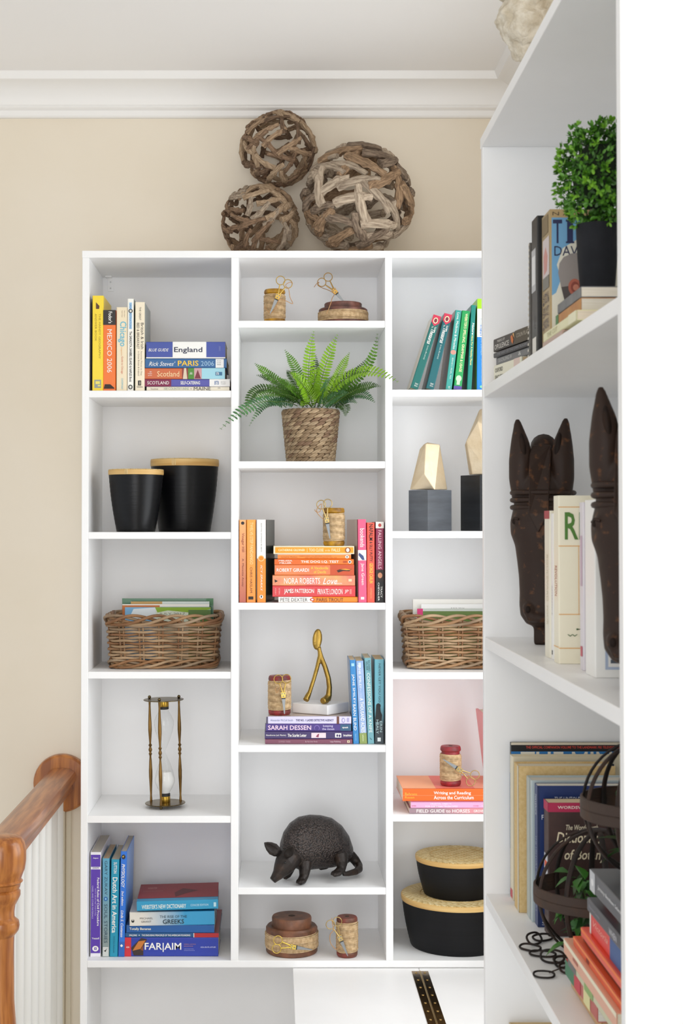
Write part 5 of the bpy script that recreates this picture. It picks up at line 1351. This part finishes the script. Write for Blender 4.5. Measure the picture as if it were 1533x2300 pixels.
g = 'paperbacks lying in the near stack of the lower right shelf'
zz = zC
def nb(label, c, Xs, dn, L, t, items=(), fan=0.0, d=.14, **k):
    global zz
    o, zz = side(label, c, Xs, dn - 3.57, L, zz, t, d, items, fan, g, **k)
nb('tan paperback at the very bottom of the near stack', '#c9a06a', .406, 1.862, .19, .0245, pages='#d9b27c')
nb('thin white paged book with a red and green picture cover in the near stack', '#b9504a', .394, 1.83, .20, .020, [('r', 0, .3, 0, 1, '#3f7a5a'), ('r', .3, .5, 0, 1, '#c83a4a'), ('r', .6, .8, 0, 1, '#e0d9a0')], pages='#eceae6')
nb('pale green and cream paperback in the near stack', '#c9c9a6', .392, 1.74, .26, .013, [('r', 0, .2, 0, 1, '#6a6a6a'), ('r', .4, .6, 0, 1, '#8fae6a')], d=.13)
nb('wide cream edged book with a peach spine in the near stack', '#e0a588', .388, 1.70, .31, .020, [('r', 0, 1, 0, .3, '#ece2c8'), ('r', .2, .3, .4, .6, '#b0685a')], d=.15)
nb('orange paperback leaning forward in the middle of the near stack', '#e0572c', .394, 1.70, .275, .012, [('r', 0, 1, 0, .3, '#f08a4a'), ('r', .3, .36, .4, .8, '#7a2a1c')])
nb('dark maroon paperback in the middle of the near stack', '#5a231f', .402, 1.70, .25, .010)
nb('bright red orange paperback above the maroon one in the near stack', '#e2482c', .396, 1.70, .235, .012, [('r', 0, 1, 0, .35, '#f07a3c')])
nb('red and blue novel with white end in the near stack', '#e2413a', .402, 1.70, .208, .030, [('r', 0, .04, 0, 1, '#e8e4dc'), ('r', .55, 1, 0, 1, '#3f5f94'), ('t', 'Victoria', .1, .5, .3, .55, '#f5b9a8', 0, .3)])
nb('dark grey paperback with faint white lettering, third from top of the near stack', '#4b4c52', .397, 1.70, .20, .0165, [('t', 'Norma Cowen', .06, .36, .35, .6, '#9fa0a8'), ('t', 'WHEN', .62, .82, .28, .75, '#c9cad0', .02)])
nb('thin red paperback with a white label set back in the near stack', '#c2362c', .413, 1.70, .175, .012, [('r', .45, 1, 0, 1, '#ded8c8'), ('r', .52, .75, .2, .8, '#8a8880')])
nb('thick dark grey paperback with a pale end on top of the near stack', '#55565a', .3985, 1.70, .190, .026, [('r', 0, .16, 0, 1, '#c2c4c8'), ('e', .05, .115, .35, .7, '#e9e9ea'), ('t', 'Jeremy Bentham Selected', .25, .97, .35, .58, '#e2e2e4', .01)], pages='#cfc6a8')
zstack = zz

IRON = mat('#2b2523', .6, .6, c2='#4a3226', scale=25, lo=.5, hi=.8, bump=.3, bscale=90)
IRON2 = mat('#4a3c35', .65, .5, c2='#6a4a36', scale=18, lo=.5, hi=.8, bump=.3, bscale=90)
LEAF = [mat('#336b22', .4, c2='#478228', scale=40), mat('#22491c', .4, c2='#305c26', scale=40), mat('#3c7432', .38, c2='#548a44', scale=40)]
def orb(label, cx, Y, base, r, n, tilt):
    o = thing('iron_orb', label, 'ornament', (cx, Y, base), Matrix.Rotation(tilt, 3, 'Y'), 'iron strap orbs')
    c = Vector((0, 0, r))
    for i in range(n):
        a = PI * (i + .35) / n
        P_ = [c + Vector((math.sin(t) * math.cos(a), math.sin(t) * math.sin(a), math.cos(t))) * r for t in [2 * PI * j / 48 for j in range(48)]]
        MB().tube(P_, .0044, 6, closed=True, flat=.45).build('strap', IRON, o, smooth='all')
    MB().lathe([(r * .985, -.013), (r * 1.012, -.013), (r * 1.025, -.012), (r * 1.03, -.001), (r * 1.02, 0), (r * 1.03, .001), (r * 1.025, .012), (r * 1.012, .013), (r * .985, .013)], 56, Matrix.Translation(c), cap=False).build('band', IRON2, o, smooth=30)
    MB().lathe([(.012, -.0015), (.016, 0), (.012, .0015)], 24, Matrix.Translation((0, 0, 2 * r)), cap=True).build('top_cap', IRON, o, smooth=30)
    MB().lathe([(.022, .0), (.024, .002), (.022, .004)], 24, Matrix.Translation((0, 0, -.0015)), cap=True).build('foot_ring', IRON, o, smooth=30)
    return o
def leaf_mesh(L, w):
    prof = [(0, .06), (.18, .62), (.38, 1.0), (.6, .82), (.82, .38), (1, .0)]
    v, f = [], []
    for u, k_ in prof:
        zc = -.35 * u * u * L
        v += [(-w * k_ / 2, u * L, zc + w * k_ * .18), (0, u * L, zc), (w * k_ / 2, u * L, zc + w * k_ * .18)]
    for i in range(len(prof) - 1):
        a = i * 3
        f += [(a, a + 1, a + 4, a + 3), (a + 1, a + 2, a + 5, a + 4)]
    return MB().add(v, f).mesh(False)
LM = []
for i in range(3):
    me = leaf_mesh(.034, .019); me.name = 'leaf'; me.materials.append(LEAF[i]); me.polygons.foreach_set('use_smooth', [True] * len(me.polygons)); LM.append(me)
def vine(label, cx, Y, base, r, n, seed, extra=()):
    q = random.Random(seed)
    o = thing('trailing_plant', label, 'plant', (cx, Y, base), None, 'leafy plants inside iron orbs')
    for s in range(5):
        a = q.uniform(0, 2 * PI)
        MB().tube([(0, 0, .006), (.02 * math.cos(a), .02 * math.sin(a), r * .7), (.45 * r * math.cos(a), .45 * r * math.sin(a), r * 1.15)], .0012, 5).build('stem', mat('#4a6a2c', .6), o, smooth='all')
    for i in range(n):
        a = q.uniform(0, 2 * PI); zc = q.uniform(.32, 1.4) * r
        rr = q.uniform(.15, .55) * math.sqrt(max(.0001, r * r - (zc - r) ** 2))
        p = Vector((rr * math.cos(a), rr * math.sin(a), zc))
        l_ = bpy.data.objects.new('leaf', LM[q.randrange(3)]); COL.objects.link(l_); l_.parent = o
        l_.location = p
        l_.rotation_euler = Euler((q.uniform(-.9, .6), q.uniform(-.8, .8), a - PI / 2 + q.uniform(-.9, .9)))
        l_.scale = [q.uniform(.75, 1.15)] * 3
    for p, e, s in extra:
        l_ = bpy.data.objects.new('leaf', LM[0]); COL.objects.link(l_); l_.parent = o
        l_.location = p; l_.rotation_euler = Euler(e); l_.scale = [s] * 3
o1x, o1y, r1 = .474, -1.385, .093
orb('rusty iron strap orb standing on the lower right shelf in front of the books', o1x, o1y, zC + .0015, r1, 5, 0)
vine('leafy green plant inside the iron orb on the lower right shelf', o1x, o1y, zC + .001, r1, 66, 3,
     extra=[(Vector((-.050, -.050, .036)), (-.05, .2, 1.75), 1.25), (Vector((-.02, -.07, .10)), (.9, 0, 2.6), 1.2), (Vector((-.045, -.05, .095)), (.2, .2, 1.3), 1.1), (Vector((.0, -.055, .075)), (.7, .1, 2.9), 1.25), (Vector((.012, -.05, .115)), (1.0, .3, 3.3), 1.2), (Vector((-.012, -.055, .052)), (.3, -.2, 2.2), 1.2), (Vector((.02, -.055, .045)), (.4, .2, 3.6), 1.2), (Vector((-.03, -.045, .125)), (1.1, 0, 2.3), 1.0)])
o2x, o2y, r2 = .465, -1.725, .084
orb('second iron strap orb resting on the near stack of paperbacks', o2x, o2y, zstack + .0015, r2, 5, 0)
vine('leafy green plant inside the iron orb on the near stack', o2x, o2y, zstack + .001, r2, 40, 7)

def onp(px, py, zp):
    s, c = math.sin(TH), math.cos(TH)
    d = Vector((px - VPX, F * c - s * (PPY - py), F * s + c * (PPY - py)))
    t = (zp - CZ) / d.z
    return Vector((d.x * t, CY + d.y * t, zp))
def chain():
    zc = zC + .0028
    p0 = onp(1230, 2150, zC)
    o = thing('iron_chain', 'black iron chain with a ring key lying in front of the iron orb', 'chain', (p0.x, p0.y, zC))
    def oval(px, py, L, w, a, tiltx=0.0, r=.0017, nm='link'):
        c = onp(px, py, zC) - p0
        M = Matrix.Translation((c.x, c.y, r + .0002 + abs(math.sin(tiltx)) * w)) @ Matrix.Rotation(a, 4, 'Z') @ Matrix.Rotation(tiltx, 4, 'X')
        P_ = []
        for i in range(28):
            t = 2 * PI * i / 28
            P_.append((L * math.copysign(abs(math.cos(t)) ** .8, math.cos(t)), w * math.copysign(abs(math.sin(t)) ** .8, math.sin(t)), 0))
        MB().tube(P_, r, 8, closed=True, M=M).build(nm, IRON, o, smooth='all')
    oval(1218, 2112, .017, .009, .5, .3)
    oval(1199, 2121, .016, .009, .75, .9)
    oval(1190, 2134, .017, .009, -.75, .25)
    oval(1218, 2147, .019, .010, -.32, .15)
    oval(1240, 2164, .017, .009, -.3, 1.2)
    oval(1270, 2162, .018, .010, .1, .25)
    oval(1262, 2172, .011, .011, .0, .5)
    oval(1276, 2184, .0125, .012, .0, .35)
    oval(1221, 2193, .0145, .012, -.15, .1, r=.0015, nm='key_ring')
    a, b = onp(1233, 2188, zC) - p0, onp(1270, 2180, zC) - p0
    MB().tube([a + Vector((0, 0, .0022)), b + Vector((0, 0, .006))], .0011, 8).build('key_rod', IRON2, o, smooth='all')
chain()

# tall book on the hidden shelf below
zD = RS[3] + .0004
front('tan book standing on the lowest visible shelf, only its top edge showing', '#c9b48e', 1148, -1.05, zD, 2309, .03, .078, pages='#d9c49e', hard=1)

# ---------------------------------------------------------------- stone sculpture on top of the near bookcase
def stone():
    Y = -1.40; zt = RZT + .0005
    o = thing('stone_sculpture', 'rough cream stone sculpture standing on top of the right bookcase', 'sculpture', (.415, Y, zt))
    def W(px, py, dy=0.0):
        p = pt(px, py, Y + dy); return Vector((p.x - .415, dy, p.z - zt))
    k = K(Y)
    mb = MB()
    mb.tube([(0, 0, 0), (0, 0, .02), W(1185, 120), W(1176, 78), W(1190, 52)], [.030, .036, .035, .042, .040], 20)
    mb.tube([W(1180, 70, -.01), W(1168, 92, -.02), W(1150, 96, -.02), W(1136, 86, -.015)], [.016, .015, .011, .009], 12)
    mb.ell(W(1168, 62, -.005), (.030, .035, .028))
    mb.ell(W(1190, 88, -.02), (.034, .034, .030))
    mb.tube([W(1205, 62, -.02), W(1196, 30, -.03), W(1180, -10, -.03), W(1172, -50, -.03)], [.016, .018, .020, .022], 12)
    mb.tube([W(1150, 12, -.01), W(1172, 28, -.02), W(1200, 45, -.025), W(1230, 30, -.02)], [.016, .016, .016, .014], 12)
    mb.tube([W(1165, 20), W(1165, -30), W(1185, -90), W(1195, -150)], [.034, .036, .030, .022], 18)
    mb.ell(W(1152, -18, -.01), (.022, .024, .026))
    mb.ell(W(1225, 0, -.01), (.030, .030, .034))
    q = random.Random(2)
    from mathutils import noise as nz
    def disp(co):
        n_ = nz.noise_vector(co * 60) * .0050 + nz.noise_vector(co * 190) * .0018
        return n_
    f = organic('stone', mb, mat('#e0d8c8', .95, c2='#c4b8a2', scale=60, bump=1.0, bscale=330), o, voxel=.0026, it=3, disp=disp)
    zmin = min(v.co.z for v in f.data.vertices)
    f.location.z = -zmin
stone()

# ---------------------------------------------------------------- armadillo figurine
def armadillo():
    z = shelf_z(1994); Y0 = .10
    ox = X(700, Y0, 1960)
    o = thing('armadillo_figurine', 'dark bronze armadillo figurine walking on the lower middle shelf', 'figurine', (ox, Y0, z))
    L0 = Matrix.Translation((-ox, -Y0, -z))
    def W(px, py, y): return L0 @ pt(px, py, y)
    k = K(Y0)
    sk = mat('#2c2623', .42, .55, c2='#4a382c', scale=30, lo=.5, hi=.8, bump=.35, bscale=260)
    shell = mat('#453a35', .32, .45, c2='#1f1a19', scale=250, kind='voro', lo=.25, hi=.75, bump=1.0, spec=.6)
    sm = MB()
    secs = [(628, 1905, .070, 10, 12), (636, 1900, .075, 30, 38), (650, 1897, .082, 47, 52), (670, 1895, .090, 59, 60), (695, 1893, .100, 62, 61), (720, 1892, .112, 60, 60), (745, 1894, .124, 56, 56), (768, 1900, .135, 45, 46), (784, 1908, .143, 30, 30), (793, 1915, .148, 10, 12)]
    v, f = [], []
    n = 40
    for px, py, y, rv, rh in secs:
        c = W(px, py, y)
        for i in range(n):
            a = 2 * PI * i / n
            hh = math.sin(a)
            v.append((c.x - .012 * math.cos(a) * rh / 60 * 0, c.y + math.cos(a) * rh / k * .95, c.z + hh * rv / k * (1.0 if hh > 0 else .95)))
    for j in range(len(secs) - 1):
        for i in range(n):
            f.append((j * n + i, j * n + (i + 1) % n, (j + 1) * n + (i + 1) % n, (j + 1) * n + i))
    f += [tuple(reversed(range(n))), tuple(range((len(secs) - 1) * n, len(secs) * n))]
    sm.add(v, f)
    sh = organic('shell', sm, shell, o, voxel=.0022, it=10)
    mb = MB()
    def T(pts, rs_, n_=14): mb.tube([W(*p) for p in pts], [r / k for r in rs_], n_)
    T([(668, 1905, .09), (715, 1908, .11), (765, 1910, .13)], [36, 40, 30])
    # neck, head and snout
    T([(672, 1912, .075), (658, 1918, .052), (648, 1927, .038), (640, 1938, .026), (632, 1950, .018), (624, 1962, .013), (616, 1971, .009), (611.5, 1976, .007)], [22, 24, 25.5, 24.5, 19.5, 13.5, 9.5, 8])
    for dx in (-1, 1):
        mb.ell(W(639 + dx * 13, 1938 + dx * 1.5, .012 + (dx < 0) * .02), 3.6 / k)
    # fore legs
    T([(683, 1935, .055), (684, 1953, .045), (682, 1966, .040), (678, 1975, .032), (672, 1979, .024)], [17, 13, 10.5, 10, 7.5])
    T([(652, 1938, .10), (648, 1952, .09), (644, 1962, .085), (638, 1967, .078)], [14, 12, 10, 8])
    # hind legs
    T([(764, 1918, .085), (767, 1936, .075), (766, 1949, .070), (759, 1957, .058), (750, 1961, .045)], [18, 14, 10, 9.5, 7])
    T([(742, 1920, .165), (736, 1935, .160), (730, 1942, .150), (718, 1946, .140)], [15, 12, 9, 7])
    # toes
    for px, py, y in ((667, 1981, .018), (672, 1982.5, .015), (678, 1982, .016), (745, 1963, .038), (750, 1965, .035), (756, 1965, .036), (761, 1964, .040)):
        T([(px + 4, py - 6, y + .008), (px + 1, py - 3, y + .002), (px - 1.5, py, y - .003)], [4.6, 4.2, 2.0], 8)
    # tail
    T([(786, 1918, .148), (797, 1930, .150), (805, 1942, .140), (806, 1950, .118), (798, 1956, .095), (782, 1960, .075), (770, 1962, .064)], [12, 11, 9.5, 8.5, 7.5, 6, 4])
    bd = organic('body', mb, sk, o, voxel=.0017, it=4)
    zmin = min(min(v_.co.z for v_ in bd.data.vertices), 1)
    bd.location.z = -zmin * .999
    def ear(tip, base, nm):
        a, b = W(*base), W(*tip)
        d = (b - a); Lr = d.length; d.normalize()
        sd = d.cross(Vector((0, -1, .2))).normalized()
        nn = sd.cross(d)
        vv, ff = [], []
        prof = [(0, .45, 0), (.2, .85, .5), (.45, 1, .8), (.7, .75, .5), (.88, .4, .2), (1, .03, 0)]
        for u, w_, cup in prof:
            for s_ in (-1, -.5, 0, .5, 1):
                vv.append(a + d * u * Lr + sd * s_ * w_ * Lr * .30 + nn * (-(1 - s_ * s_) * cup * Lr * .16))
        for i in range(len(prof) - 1):
            for j in range(4):
                q_ = i * 5 + j
                ff.append((q_, q_ + 1, q_ + 6, q_ + 5))
        e = MB().add(vv, ff).build(nm, sk, o, smooth='all', fix=False)
        s_ = e.modifiers.new('thick', 'SOLIDIFY'); s_.thickness = .0022; s_.offset = 0
        return e
    ear((593.5, 1893, .030), (629, 1919, .036), 'ear')
    ear((659, 1901, -.008), (641, 1925, .004), 'ear')
    for px, py, y in ((637.0, 1937.0, .0020), ):
        MB().ell(W(px + 3, py + .5, y - .001), 2.6 / k).build('eye', mat('#0e0c0b', .15), o, smooth='all')
armadillo()
